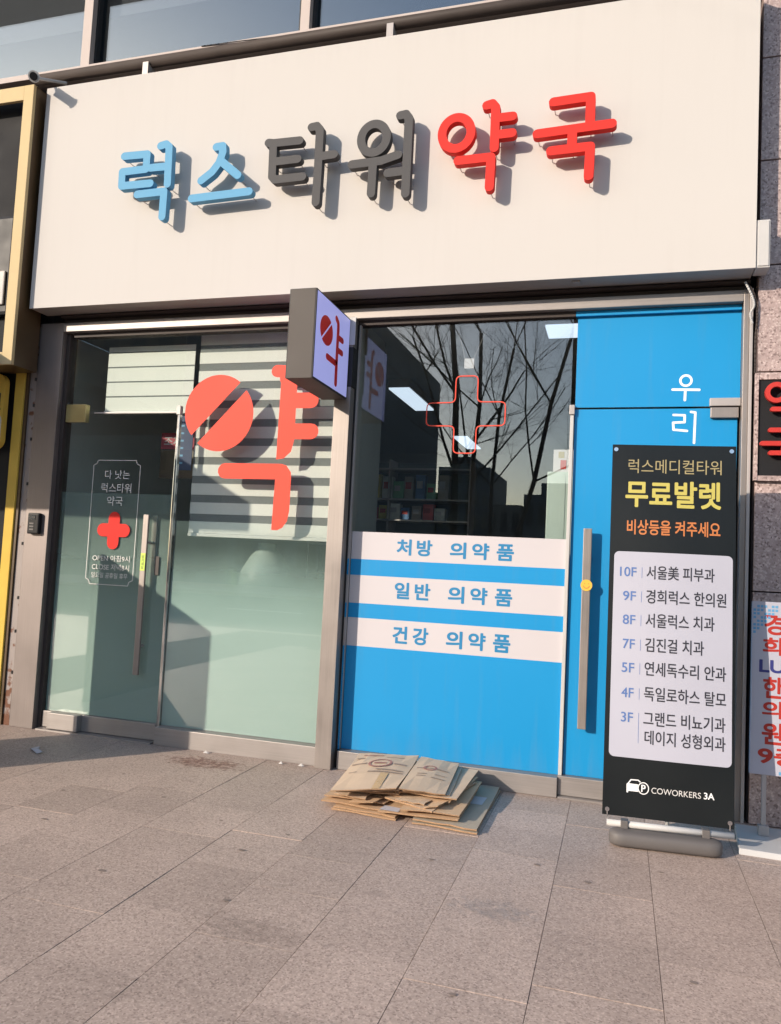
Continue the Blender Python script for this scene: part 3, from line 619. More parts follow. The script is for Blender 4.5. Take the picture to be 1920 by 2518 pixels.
# keypad on the left jamb
kp = thing('keypad', 'small black door keypad fixed to the left steel jamb', 'keypad', (-4.545, -0.01, 1.63))
MB().box((-0.055, -0.03, -0.085), (0.055, 0.009, 0.085)).build('housing', M['black_plastic'], kp, bevel=0.012, seg=3)
MB().box((-0.04, -0.033, 0.03), (0.02, -0.031, 0.065)).build('display', M['chrome'], kp)
for i in range(3): MB().box((-0.03, -0.033, -0.055+i*0.024), (0.01, -0.031, -0.043+i*0.024)).build('button', M['grey_plastic'], kp)
# weathered strip with clips between neighbour and jamb
ws = thing('conduit_strip', 'weathered grey metal strip with rusty clips left of the steel jamb', 'trim', (-4.70, 0, 0))
MB().box((-0.035, 0.02, 0.0), (0.036, 0.12, 3.28)).build('strip', M['rust'], ws)
for z in (0.42, 0.75, 1.02, 1.46, 1.95, 2.32, 2.60, 2.82):
    MB().tube((0.030, 0.012, z-0.008), (0.030, 0.012, z+0.016), 0.012, n=8).build('clip', M['dark'], ws)
wire('cable', catmull([(0.037, 0.014, 0.05), (0.043, 0.014, 0.8), (0.040, 0.014, 1.5), (0.046, 0.014, 2.2), (0.040, 0.014, 3.2)]), 0.005, M['dark'], ws)

# ------------------------------------------------------------ projecting light box
pj = thing('projecting_sign', 'taupe projecting light box with lilac face and red pharmacy emblem at the steel column', 'sign', (-2.0025, -0.055, 2.8975))
bx0, bx1, by0, by1, bz0, bz1 = -0.0875, 0.0875, -0.645, 0.0, -0.2945, 0.2945
MB().box((bx0, by0, bz0), (bx1, by1, bz1)).build('housing', M['boxgrey'], pj, bevel=0.004)
MB().box((bx1+0.0005, by0+0.002, bz0+0.002), (bx1+0.006, by1-0.002, bz1-0.002)).build('face_frame', M['dark'], pj)
MB().box((bx1+0.0065, by0+0.014, bz0+0.014), (bx1+0.010, by1-0.014, bz1-0.014)).build('light_panel', M['boxface'], pj)
MB().box((bx0-0.006, by0+0.002, bz0+0.002), (bx0-0.0005, by1-0.002, bz1-0.002)).build('face_frame', M['dark'], pj)
MB().box((bx0-0.010, by0+0.014, bz0+0.014), (bx0-0.0065, by1-0.014, bz1-0.014)).build('light_panel', M['boxface'], pj)
def side_emblem(sgn):
    """emblem drawn along +y on the right-hand face (mirrored for the other)"""
    def T(me, x):
        for v in me.vertices:
            a, d, z = v.co.x, v.co.y, v.co.z
            v.co = (x+sgn*d, (-0.635+a*1.17) if sgn > 0 else (-0.03-a*1.17), z)
        return me
    X = bx1+0.0102 if sgn > 0 else bx0-0.0102
    P = [half_disc(0.155, 0.070, 0.098, math.radians(46), 0.006, s) for s in (1, -1)]
    for p in P: link('emblem', T(flat_mesh('emblem', [p], 0, 0.0008), X), M['boxred'], pj)
    v1 = strokes_polys([[(0.300, 0.205), (0.330, 0.185), (0.335, 0.15), (0.335, -0.085)], [(0.335, 0.088), (0.415, 0.088)], [(0.335, 0.0), (0.415, 0.0)]], 0.042)
    link('emblem', T(flat_mesh('emblem', v1, 0, 0.0008), X), M['boxred'], pj)
    v2 = strokes_polys([[(0.185, -0.095), (0.335, -0.100), (0.338, -0.235)]], 0.044)
    link('emblem', T(flat_mesh('emblem', v2, 0, 0.0008), X), M['boxred'], pj)
side_emblem(1); side_emblem(-1)
MB().box((0.055, 0.002, -0.20), (0.128, 0.10, 0.09)).build('bracket', M['dark'], pj, bevel=0.004)

# ------------------------------------------------------------ black wall sign on granite
wk = thing('wall_sign', 'black square wall sign with raised red Korean letters on the pink granite', 'sign', (0, 0, 0))
box('panel', (0.792, -0.045, 2.100), (1.42, -0.022, 2.692), M['black_panel'], wk, bevel=0.002)
MB().box((0.770, -0.06, 2.068), (0.791, -0.0205, 2.735)).box((0.791, -0.055, 2.694), (1.45, -0.0205, 2.735)).box((0.791, -0.055, 2.066), (1.45, -0.0205, 2.098)).each('frame', M['granite'], wk, bevel=0.002)
for st in ([('ring', (0.884, 2.603), 0.050, 0.050), [(0.985, 2.68), (0.985, 2.53)], [(0.985, 2.63), (1.03, 2.63)], [(0.985, 2.585), (1.03, 2.585)], [(0.865, 2.500), (0.985, 2.500), (0.985, 2.43)]],
           [[(0.855, 2.372), (0.985, 2.372), (0.985, 2.30)], [(0.810, 2.290), (1.04, 2.290)], [(0.93, 2.29), (0.93, 2.235)], [(0.857, 2.232), (0.985, 2.232), (0.985, 2.15)]]):
    strokes_obj('letter', st, 0.028, -0.100, 0.030, M['sign_red'], wk)
    pins = MB()
    for s in st:
        q = s[0] if isinstance(s, list) else (s[1][0]-s[2], s[1][1]); pins.tube((q[0], -0.072, q[1]), (q[0], -0.045, q[1]), 0.003, n=6)
    pins.build('mounting_pins', M['steelpale'], wk)['kind'] = 'stuff'

# ------------------------------------------------------------ standing clinic sign far right
cs = thing('standing_sign', 'white standing sign with vertical red lettering by the granite wall at the right edge', 'sign', (0.95, -0.3, 0))
SL = Matrix.Translation((-0.95, 0.3, 0))
def kid(o, p=cs): return o
box('board', (-0.212, -0.012, 0.365), (0.24, 0.012, 1.338), M['banner_white'], cs, bevel=0.003)
def rot_text(s, x0, x1, z0, z1, m, bold=0.03): text('lettering', s, x0-0.95, x1-0.95, z0, z1, -0.0128, m, cs, bold=bold)
rot_text('경', 0.807, 0.905, 1.155, 1.268, M['pred']); rot_text('희', 0.800, 0.895, 1.040, 1.135, M['pred'])
rot_text('LUX', 0.783, 1.000, 0.940, 1.007, M['pnavy'], 0.03)
rot_text('한', 0.805, 0.905, 0.798, 0.911, M['pred']); rot_text('의', 0.802, 0.900, 0.685, 0.777, M['pred']); rot_text('원', 0.802, 0.905, 0.540, 0.655, M['pred'])
rot_text('9층', 0.785, 1.000, 0.425, 0.525, M['pred'])
for i in range(9):
    for j in range(9-i):
        if j*0.6 < 6-i*0.55 or (i+j) % 3 == 0:
            o = box('pattern_dot', (-0.205+i*0.019, -0.0132, 1.318-j*0.021-0.014), (-0.205+i*0.019+0.014, -0.0125, 1.318-j*0.021), M['plight'], cs) if i < 7 and j < 8 and (i*7+j*3) % 4 else None
for i, j in ((0, 0), (1, 0), (1, 1), (2, 0), (2, 1), (3, 1), (3, 0)): box('pattern_dot', (-0.06+i*0.026, -0.0132, 0.372+j*0.022), (-0.06+i*0.026+0.02, -0.0125, 0.372+j*0.022+0.018), M['plight'], cs)
for x in (-0.145, -0.02): MB().box((x, -0.008, 0.03), (x+0.024, 0.010, 0.366)).build('post', M['grey_plastic'] if x > 0 else M['steelpale'], cs, bevel=0.003)
MB().box((-0.16, -0.02, 0.03), (-0.105, 0.03, 0.085)).build('post_foot', M['steelpale'], cs, bevel=0.004)
bs = MB().add([(-0.30, -0.30, 0.0), (0.30, -0.33, 0), (0.30, 0.18, 0), (-0.262, 0.16, 0), (-0.295, -0.29, 0.03), (0.30, -0.32, 0.03), (0.30, 0.17, 0.03), (-0.258, 0.15, 0.03)],
              [(0, 3, 2, 1), (4, 5, 6, 7), (0, 1, 5, 4), (1, 2, 6, 5), (2, 3, 7, 6), (3, 0, 4, 7)]).build('base_plate', M['white_plastic'], cs, bevel=0.004)

# ------------------------------------------------------------ banner stand
O = Vector((-0.041, -0.70, 0.143)); U = Vector((0.9976, 0.068, -0.003)).normalized(); Vv = Vector((-0.003, 0.083, 0.9965)); Vv = (Vv-U*U.dot(Vv)).normalized(); N_ = U.cross(Vv)
bn = thing('banner_stand', 'black banner stand with a white floor list standing in front of the blue door', 'banner stand', (0, 0, 0))
bn.location = (0.29, -0.68, 0.0)
INV = Matrix.Translation(-Vector(bn.location))
BW, BH = 0.662, 2.073
def on_banner(o):
    mw = Matrix(((U.x, -N_.x, Vv.x, O.x), (U.y, -N_.y, Vv.y, O.y), (U.z, -N_.z, Vv.z, O.z), (0, 0, 0, 1)))
    mm = INV @ mw
    if o.name.startswith(('sheet', 'list_panel')):
        b_ = bmesh.new(); b_.from_mesh(o.data)
        for k in range(1, 42): bmesh.ops.bisect_plane(b_, geom=b_.verts[:]+b_.edges[:]+b_.faces[:], plane_co=(0, 0, k*0.05), plane_no=(0, 0, 1))
        for k in range(1, 14): bmesh.ops.bisect_plane(b_, geom=b_.verts[:]+b_.edges[:]+b_.faces[:], plane_co=(k*0.05, 0, 0), plane_no=(1, 0, 0))
        b_.to_mesh(o.data); b_.free()
    for v in o.data.vertices:
        a, c = v.co.x, v.co.z; v.co.y += -0.014*math.sin(math.pi*c/BH)*math.sin(math.pi*min(max(a, 0), BW)/BW)+0.0016*math.sin(9*a+2.0*c)+0.0012*math.sin(11*c+1)
        v.co = mm @ v.co
    return o
# sheet: a very slightly bowed vinyl sheet, hung between four eyelets
mb = MB(); nx, nz = 10, 24
def bow(u, v): return -0.010*math.sin(math.pi*v/BH)*math.sin(math.pi*u/BW)
G = [[(BW*i/nx*1.0-0.010*(j/nz)*0, bow(BW*i/nx, BH*j/nz)*0+0.0, BH*j/nz) for i in range(nx+1)] for j in range(nz+1)]
on_banner(box('sheet', (-0.012, 0.0, 0.0), (BW, 0.0012, BH), M['banner'], bn))
on_banner(poly_obj('list_panel', [rrect(0.014, 0.647, 0.312, 1.447, 0.028)], -0.0014, 0.0008, M['banner_white'], bn))
def bt(s, x0, x1, z0, z1, m, bold=0.0, y=-0.0012): on_banner(text('lettering', s, x0, x1, z0, z1, y, M[m], bn, bold=bold))
bt('럭스메디컬타워', 0.079, 0.585, 1.905, 1.988, 'pgold', 0.002)
bt('무료발렛', 0.070, 0.580, 1.710, 1.858, 'pyellow', 0.028)
bt('비상등을 켜주세요', 0.080, 0.580, 1.548, 1.632, 'porange', 0.02)
rows = [('10F', '서울美 피부과', 1.332, 0.048, 0.551), ('9F', '경희럭스 한의원', 1.196, 0.068, 0.613), ('8F', '서울럭스 치과', 1.063, 0.070, 0.553), ('7F', '김진걸 치과', 0.928, 0.073, 0.499),
        ('5F', '연세독수리 안과', 0.797, 0.071, 0.615), ('4F', '독일로하스 탈모', 0.661, 0.073, 0.616), ('3F', '그랜드 비뇨기과', 0.528, 0.074, 0.613)]
for f_, s, z, xf, xe in rows:
    bt(f_, xf, 0.136, z-0.026, z+0.026, 'pblue', 0.012, -0.0026)
    bt(s, 0.192, xe, z-0.036, z+0.040, 'pblack', 0.012, -0.0026)
    on_banner(box('divider_line', (0.1655, -0.0024, z-0.033 if f_ != '3F' else 0.395), (0.1675, -0.0011, z+0.028), M['pblue'], bn))
bt('데이지 성형외과', 0.200, 0.614, 0.393, 0.468, 'pblack', 0.012, -0.0026)
# car and circled P logo
car = [[(0.113, 0.128), (0.121, 0.128), (0.123, 0.137), (0.185, 0.137), (0.187, 0.128), (0.200, 0.128), (0.205, 0.165), (0.200, 0.175), (0.115, 0.177), (0.112, 0.170)]]
on_banner(poly_obj('car_logo', car, -0.0008, 0.0006, M['white'], bn))
on_banner(strokes_obj('car_logo', [[(0.122, 0.178), (0.135, 0.197), (0.172, 0.198), (0.190, 0.184)]], 0.006, -0.0008, 0.0006, M['white'], bn))
on_banner(poly_obj('car_logo', [[(0.200+0.030*math.cos(t), 0.158+0.036*math.sin(t)) for t in [2*math.pi*i/24 for i in range(24)]]], -0.0014, 0.0005, M['banner'], bn))
on_banner(strokes_obj('car_logo', [('ring', (0.200, 0.158), 0.027, 0.030)], 0.005, -0.0020, 0.0005, M['white'], bn))
bt('P', 0.190, 0.211, 0.140, 0.176, 'white', 0.02, -0.0021)
bt('COWORKERS', 0.242, 0.494, 0.137, 0.168, 'wfaint', 0.0)
bt('3A', 0.509, 0.561, 0.138, 0.171, 'white', 0.02)
for u, v in ((0.008, 2.043), (0.637, 2.043), (0.014, 0.030), (0.640, 0.030)):
    on_banner(MB().tube((u, -0.006, v), (u, 0.006, v), 0.012, n=16).build('eyelet', M['chrome'], bn))
for u in (0.014, 0.640): on_banner(MB().tube((u, -0.004, 0.028), (u+0.002, 0.006, -0.018), 0.004, n=8).build('hook', M['chrome'], bn))
# frame of the stand (behind the sheet)
def wtube(nm, a, b, r, m, n=10): return MB().tube(Vector(a)-Vector(bn.location), Vector(b)-Vector(bn.location), r, n=n).build(nm, M[m], bn, smooth=True)
mid = O+U*0.33+Vv*0.6-N_*0.0
wtube('pole', O+U*0.33+Vv*(-0.05)-N_*0.03, O+U*0.33+Vv*2.0-N_*0.02, 0.011, 'white_plastic')
for a, b in ((0.014, 2.043), (0.64, 2.043)): wtube('arm', O+U*0.33+Vv*1.5-N_*0.02, O+U*a+Vv*b-N_*0.006, 0.004, 'grey_plastic')
wtube('cross_bar', (-0.028, -0.705, 0.105), (0.618, -0.660, 0.108), 0.017, 'white_plastic', 16)
# water-filled base tube with rounded ends
def rounded_base():
    bm = bmesh.new(); A_ = Vector((0.045, -0.725, 0)); B_ = Vector((0.500, -0.690, 0)); d = (B_-A_).normalized(); s = Vector((-d.y, d.x, 0)); rings = []
    R0, H0 = 0.062, 0.088
    L = (B_-A_).length
    st = [(-0.058, 0.25), (-0.052, 0.55), (-0.035, 0.82), (-0.012, 0.97), (0.02, 1.0), (L-0.02, 1.0), (L+0.012, 0.97), (L+0.035, 0.82), (L+0.052, 0.55), (L+0.058, 0.25)]
    n = 20
    for t, k in st:
        c = A_+d*t; rings.append([bm.verts.new(c+s*(R0*k*math.copysign(abs(math.cos(a))**0.7, math.cos(a)))+Vector((0, 0, H0/2+H0/2*(0.5+0.5*k)*math.copysign(abs(math.sin(a))**0.7, math.sin(a))))-Vector(bn.location)) for a in [2*math.pi*i/n for i in range(n)]])
    for a, b in zip(rings[:-1], rings[1:]):
        for i in range(n): bm.faces.new((a[i], a[(i+1) % n], b[(i+1) % n], b[i]))
    bm.faces.new(rings[0]); bm.faces.new(rings[-1]); bmesh.ops.recalc_face_normals(bm, faces=bm.faces)
    for f in bm.faces: f.smooth = True
    me_ = bpy.data.meshes.new('base'); bm.to_mesh(me_); bm.free(); return link('base', me_, M['grey_plastic'], bn)
rounded_base()
for x in (0.050, 0.465):
    y = -0.70+0.068*x; q = Vector((x, y, 0.09))-Vector(bn.location)
    MB().box((q.x-0.005, q.y-0.024, -0.02+0.09), (q.x+0.034, q.y+0.03, 0.128)).build('clamp', M['grey_plastic'], bn, bevel=0.004)

# ------------------------------------------------------------ flattened cartons
def sheet(P, t, m, name, parent, nx=5, nz=3, sag=0.0, edge=True, seed=0, curl=0.0, nick=0.006):
    """corrugated sheet: four corners (top surface, clockwise) and a thickness"""
    r = random.Random(seed); P = [Vector(p) for p in P]; bm = bmesh.new(); top = []; bot = []
    for j in range(nz+1):
        a = []; b = []
        for i in range(nx+1):
            u, v = i/nx, j/nz; p = (P[0]*(1-u)+P[1]*u)*(1-v)+(P[3]*(1-u)+P[2]*u)*v
            z = sag*math.sin(math.pi*u)*math.sin(math.pi*v)+r.uniform(-1, 1)*0.0022+curl*(1-v)**3*math.sin(math.pi*(0.15+0.7*u)); p = p+Vector((r.uniform(-1, 1), r.uniform(-1, 1), 0))*nick*(1 if (i in (0, nx) or j in (0, nz)) else 0)
            a.append(bm.verts.new(p+Vector((0, 0, z)))); b.append(bm.verts.new(p+Vector((0, 0, z-t))))
        top.append(a); bot.append(b)
    for j in range(nz):
        for i in range(nx):
            bm.faces.new((top[j][i], top[j][i+1], top[j+1][i+1], top[j+1][i])); bm.faces.new((bot[j][i], bot[j+1][i], bot[j+1][i+1], bot[j][i+1]))
    E = [[(0, i) for i in range(nx+1)], [(j, nx) for j in range(nz+1)], [(nz, i) for i in range(nx, -1, -1)], [(j, 0) for j in range(nz, -1, -1)]]
    for e in E:
        for (j0, i0), (j1, i1) in zip(e[:-1], e[1:]):
            f = bm.faces.new((top[j0][i0], bot[j0][i0], bot[j1][i1], top[j1][i1])); f.material_index = 1
    bmesh.ops.recalc_face_normals(bm, faces=bm.faces)
    me_ = bpy.data.meshes.new(name); bm.to_mesh(me_); bm.free(); me_.materials.append(m); me_.materials.append(M['cardedge'])
    o = bpy.data.objects.new(name, me_); COL.objects.link(o); o.parent = parent; return o
def carton(label, layers, loc):
    t = thing('flattened_carton', label, 'carton', loc)
    for i, (P, th, mk_, *sg) in enumerate(layers):
        sheet([Vector(p)-Vector(loc) for p in P], th, M[mk_], 'sheet', t, sag=sg[0] if sg else 0.0, curl=sg[1] if len(sg) > 1 else 0.0, seed=hash(label[:9]+str(i)) % 999 if False else len(label)*7+i)
    return t
c1 = carton('largest flattened carton at the bottom right of the stack, one corner sunlit', [
    ([(-1.075, -0.885, 0.014), (-0.705, -0.917, 0.014), (-0.705, -0.03, 0.014), (-1.12, -0.06, 0.014)], 0.008, 'card3'),
    ([(-1.073, -0.880, 0.032), (-0.700, -0.912, 0.030), (-0.708, -0.033, 0.030), (-1.12, -0.06, 0.034)], 0.008, 'card3')], (-0.9, -0.45, 0))
c2 = carton('thin flattened carton lying on the paving at the bottom left of the stack', [
    ([(-1.565, -0.845, 0.012), (-1.165, -0.885, 0.012), (-1.17, -0.15, 0.012), (-1.60, -0.16, 0.012)], 0.007, 'card'),
    ([(-1.560, -0.835, 0.024), (-1.180, -0.875, 0.024), (-1.17, -0.15, 0.024), (-1.60, -0.16, 0.024)], 0.007, 'card')], (-1.38, -0.5, 0))
c3 = carton('second flattened carton from the ground on the left with a raised front flap', [
    ([(-1.650, -0.812, 0.042), (-1.275, -0.848, 0.042), (-1.16, -0.15, 0.045), (-1.62, -0.12, 0.045)], 0.008, 'card'),
    ([(-1.640, -0.795, 0.062), (-1.262, -0.800, 0.060), (-1.16, -0.15, 0.060), (-1.62, -0.12, 0.060)], 0.006, 'card', 0.008, 0.008),
    ([(-1.46, -0.865, 0.070), (-1.31, -0.86, 0.083), (-1.29, -0.74, 0.078), (-1.44, -0.74, 0.076)], 0.005, 'card'),
    ([(-1.56, -0.835, 0.096), (-1.37, -0.85, 0.088), (-1.36, -0.70, 0.096), (-1.55, -0.70, 0.100)], 0.005, 'card2'),
    ([(-1.615, -0.70, 0.082), (-1.255, -0.715, 0.078), (-1.16, -0.15, 0.072), (-1.60, -0.12, 0.075)], 0.007, 'card')], (-1.4, -0.48, 0))
c4 = carton('flattened carton with a curled edge resting on the largest one', [
    ([(-1.275, -0.885, 0.048), (-0.820, -0.862, 0.052), (-0.815, -0.18, 0.060), (-1.20, -0.12, 0.060)], 0.008, 'card'),
    ([(-1.150, -0.895, 0.066), (-0.814, -0.853, 0.068), (-0.800, -0.20, 0.098), (-1.18, -0.12, 0.080)], 0.006, 'card', 0.004, 0.012)], (-1.0, -0.5, 0.04))
c5 = carton('flattened carton jutting out in the middle of the stack with an open end', [
    ([(-1.274, -0.770, 0.092), (-0.964, -0.872, 0.082), (-0.825, -0.28, 0.108), (-1.20, -0.14, 0.100)], 0.008, 'card2'),
    ([(-1.26, -0.745, 0.110), (-0.900, -0.730, 0.106), (-0.822, -0.20, 0.124), (-1.20, -0.14, 0.112)], 0.006, 'card', 0.0, -0.012),
    ([(-1.20, -0.80, 0.098), (-1.02, -0.845, 0.104), (-1.00, -0.72, 0.100), (-1.17, -0.70, 0.104)], 0.005, 'card2'),
    ([(-1.02, -0.86, 0.088), (-0.93, -0.85, 0.112), (-0.90, -0.70, 0.104), (-0.99, -0.72, 0.094)], 0.005, 'card')], (-1.05, -0.48, 0.08))
c6 = carton('flattened carton directly under the top one, its right edge showing', [
    ([(-1.50, -0.80, 0.112), (-1.19, -0.765, 0.120), (-1.15, -0.12, 0.126), (-1.52, -0.16, 0.118)], 0.007, 'card2'),
    ([(-1.215, -0.745, 0.130), (-0.862, -0.722, 0.122), (-0.834, -0.096, 0.140), (-1.16, -0.10, 0.140)], 0.007, 'card2')], (-1.1, -0.42, 0.11))
c7 = carton('topmost flattened carton with faded red printing and a strip of tape', [
    ([(-1.552, -0.944, 0.138), (-1.190, -0.818, 0.168), (-1.223, -0.160, 0.200), (-1.614, -0.239, 0.190)], 0.006, 'card2', 0.026),
    ([(-1.182, -0.813, 0.166), (-0.930, -0.729, 0.142), (-0.962, -0.120, 0.172), (-1.213, -0.165, 0.198)], 0.006, 'card2', 0.016),
    ([(-1.53, -0.90, 0.128), (-1.18, -0.79, 0.150), (-1.20, -0.18, 0.172), (-1.60, -0.23, 0.165)], 0.006, 'card'),
    ([(-1.172, -0.785, 0.148), (-0.905, -0.70, 0.130), (-0.940, -0.130, 0.156), (-1.19, -0.18, 0.170)], 0.006, 'card3')], (-1.3, -0.45, 0.14))
def on_quad(P, sag):
    P = [Vector(p) for p in P]
    def f(u, v, h=0.0016):
        return (P[0]*(1-u)+P[1]*u)*(1-v)+(P[3]*(1-u)+P[2]*u)*v+Vector((0, 0, sag*math.sin(math.pi*u)*math.sin(math.pi*v)+h))
    return f
fl = on_quad([(-1.552, -0.944, 0.138), (-1.190, -0.818, 0.168), (-1.223, -0.160, 0.200), (-1.614, -0.239, 0.190)], 0.026)
fr_ = on_quad([(-1.182, -0.813, 0.166), (-0.930, -0.729, 0.142), (-0.962, -0.120, 0.172), (-1.213, -0.165, 0.198)], 0.016)
cl = Vector((-1.3, -0.45, 0.14))
def marks(f, quads, m, nm):
    mb = MB()
    for u0, u1, v0, v1 in quads:
        n = 4
        for k in range(n):
            a, b = u0+(u1-u0)*k/n, u0+(u1-u0)*(k+1)/n
            mb.add([f(a, v0)-cl, f(b, v0)-cl, f(b, v1)-cl, f(a, v1)-cl], [(0, 1, 2, 3)])
        mb.build(nm, m, c7); mb = MB()
    o = mb.each(nm, m, c7) if False else None
    return o
def ringq(f, cu, cv, ru, rv, w_, m, n=26):
    mb = MB()
    for k in range(n):
        a, b = 2*math.pi*k/n, 2*math.pi*(k+1)/n
        mb.add([f(cu+ru*math.cos(a), cv+rv*math.sin(a))-cl, f(cu+ru*math.cos(b), cv+rv*math.sin(b))-cl, f(cu+ru*(1-w_)*math.cos(b), cv+rv*(1-w_)*math.sin(b))-cl, f(cu+ru*(1-w_)*math.cos(a), cv+rv*(1-w_)*math.sin(a))-cl], [(0, 1, 2, 3)])
    return mb.build('printed_oval', m, c7)
ringq(fl, 0.50, 0.62, 0.19, 0.13, 0.2, M['ink_red']); ringq(fr_, 0.42, 0.62, 0.17, 0.08, 0.3, M['ink_red'])
marks(fl, [(0.05, 0.28, 0.60, 0.64), (0.72, 0.92, 0.60, 0.64), (0.40, 0.95, 0.36, 0.385), (0.5, 0.93, 0.42, 0.445), (0.1, 0.22, 0.38, 0.40), (0.05, 0.18, 0.80, 0.83), (0.5, 0.8, 0.84, 0.855)], M['ink_grey'], 'printed_text')
marks(fl, [(0.40, 0.60, 0.60, 0.635), (0.12, 0.45, 0.90, 0.925)], M['ink_red'], 'printed_text')
marks(fr_, [(0.1, 0.85, 0.60, 0.625), (0.2, 0.42, 0.42, 0.44), (0.2, 0.42, 0.36, 0.38), (0.55, 0.85, 0.34, 0.36), (0.6, 0.85, 0.44, 0.455)], M['ink_grey'], 'printed_text')
marks(fl, [(0.62, 0.74, 0.0, 0.34)], M['tape'], 'tape_strip')
pl_ = MB().add([(0, 0, 0), (0.14, -0.105, -0.018), (0.145, -0.06, 0.0), (0.02, 0.05, 0.012)], [(0, 1, 2, 3)])
q = None
q_ = link('shipping_label', bpy.data.meshes.new('shipping_label'), None, c4)
q_.data.from_pydata([(-0.272, -0.372, 0.0125), (-0.158, -0.378, 0.0130), (-0.158, -0.31, 0.0145), (-0.262, -0.295, 0.0140)], [], [(0, 1, 2, 3)]); q_.data.materials.append(M['paper'])
q2_ = bpy.data.meshes.new('shipping_label'); q2_.from_pydata([(0.06, -0.02, 0.0335), (0.15, -0.02, 0.0335), (0.155, 0.14, 0.0335), (0.07, 0.14, 0.0335)], [], [(0, 1, 2, 3)])
link('shipping_label', q2_, M['paper'], c1)

# ------------------------------------------------------------ litter and stains on the paving
lt = MB()
P = [(-4.00, -0.50), (-3.95, -0.55), (-3.86, -0.60), (-3.83, -0.58), (-3.91, -0.52), (-3.96, -0.46)]
lt.add([(x, y, 0.004+0.012*(i % 2)) for i, (x, y) in enumerate(P)]+[(-3.90, -0.54, 0.022)], [(i, (i+1) % 6, 6) for i in range(6)])
lt = lt.build('paper_scrap', M['paper']); prop(lt, 'crumpled white scrap of paper on the shaded paving left of the door', 'litter')
for i, (x, y, r) in enumerate(((-2.10, -0.03, 0.030), (-2.86, -0.02, 0.035), (-2.25, -0.04, 0.02))):
    m_ = MB(); n = 7; m_.add([(x+r*math.cos(2*math.pi*k/n)*random.uniform(.6, 1.2), y-0.015+0.012*math.sin(2*math.pi*k/n), 0.003) for k in range(n)]+[(x, y-0.015, 0.02)], [(k, (k+1) % n, n) for k in range(n)])
    o = m_.build('crumb_of_plaster', M['fascia']); prop(o, ['small pale crumb on the paving against the steel column foot', 'pale crumb on the paving at the middle of the left sill', 'tiny pale crumb on the paving between the other two along the left sill'][i], 'litter')
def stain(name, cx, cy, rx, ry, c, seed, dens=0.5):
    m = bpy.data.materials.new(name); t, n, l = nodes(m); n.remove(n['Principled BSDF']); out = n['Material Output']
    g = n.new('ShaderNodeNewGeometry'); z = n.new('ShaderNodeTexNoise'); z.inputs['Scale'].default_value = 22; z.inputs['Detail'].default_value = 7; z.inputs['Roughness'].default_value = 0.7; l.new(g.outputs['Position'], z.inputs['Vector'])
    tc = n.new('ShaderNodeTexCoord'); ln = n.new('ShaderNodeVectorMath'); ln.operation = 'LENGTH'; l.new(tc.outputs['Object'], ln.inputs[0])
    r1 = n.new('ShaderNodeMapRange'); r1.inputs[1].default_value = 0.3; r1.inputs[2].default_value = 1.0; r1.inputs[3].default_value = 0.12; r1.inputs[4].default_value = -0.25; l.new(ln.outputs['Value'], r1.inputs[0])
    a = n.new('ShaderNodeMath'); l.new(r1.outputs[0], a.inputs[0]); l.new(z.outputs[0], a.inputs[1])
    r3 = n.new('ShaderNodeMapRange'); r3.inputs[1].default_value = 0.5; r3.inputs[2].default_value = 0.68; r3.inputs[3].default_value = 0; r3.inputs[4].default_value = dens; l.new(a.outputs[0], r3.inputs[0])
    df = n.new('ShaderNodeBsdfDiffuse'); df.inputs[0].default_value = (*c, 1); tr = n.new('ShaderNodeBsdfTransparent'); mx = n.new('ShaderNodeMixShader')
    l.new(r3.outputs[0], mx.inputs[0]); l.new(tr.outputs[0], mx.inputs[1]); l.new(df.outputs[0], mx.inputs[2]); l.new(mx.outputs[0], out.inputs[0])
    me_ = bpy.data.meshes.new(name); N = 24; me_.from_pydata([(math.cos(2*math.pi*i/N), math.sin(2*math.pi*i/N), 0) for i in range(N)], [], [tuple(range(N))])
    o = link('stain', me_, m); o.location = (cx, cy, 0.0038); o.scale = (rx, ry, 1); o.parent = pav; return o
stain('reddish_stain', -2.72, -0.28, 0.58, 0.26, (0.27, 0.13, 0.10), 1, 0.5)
stain('dark_stain', -1.35, -2.35, 0.5, 0.2, (0.20, 0.16, 0.14), 2, 0.2)
# stain('dark_stain_b', 0.05, -1.35, 0.30, 0.12, (0.17, 0.14, 0.13), 3, 0.3)
stain('pale_patch', -0.47, -1.80, 0.36, 0.20, (0.36, 0.35, 0.35), 3, 0.3)

for x, y, r in ((-1.63, -1.33, 0.016), (-1.75, -1.62, 0.018), (-2.55, -1.06, 0.014), (-2.05, -1.28, 0.012), (-0.35, -1.20, 0.017), (0.24, -1.05, 0.012), (-0.10, -1.32, 0.022), (-1.55, -2.15, 0.018), (-2.2, -2.1, 0.02), (-2.0, -3.02, 0.022), (-0.85, -1.35, 0.014), (-3.15, -1.2, 0.014), (-0.50, -2.5, 0.014), (0.3, -2.1, 0.016), (-2.9, -1.65, 0.015)):
    n = 9; m_ = MB(); m_.add([(x+r*math.cos(2*math.pi*k/n)*random.uniform(.7, 1.25), y+r*0.7*math.sin(2*math.pi*k/n)*random.uniform(.7, 1.2), 0.0031) for k in range(n)], [tuple(range(n))])
    m_.build('gum_spot', M['gum'], pav)
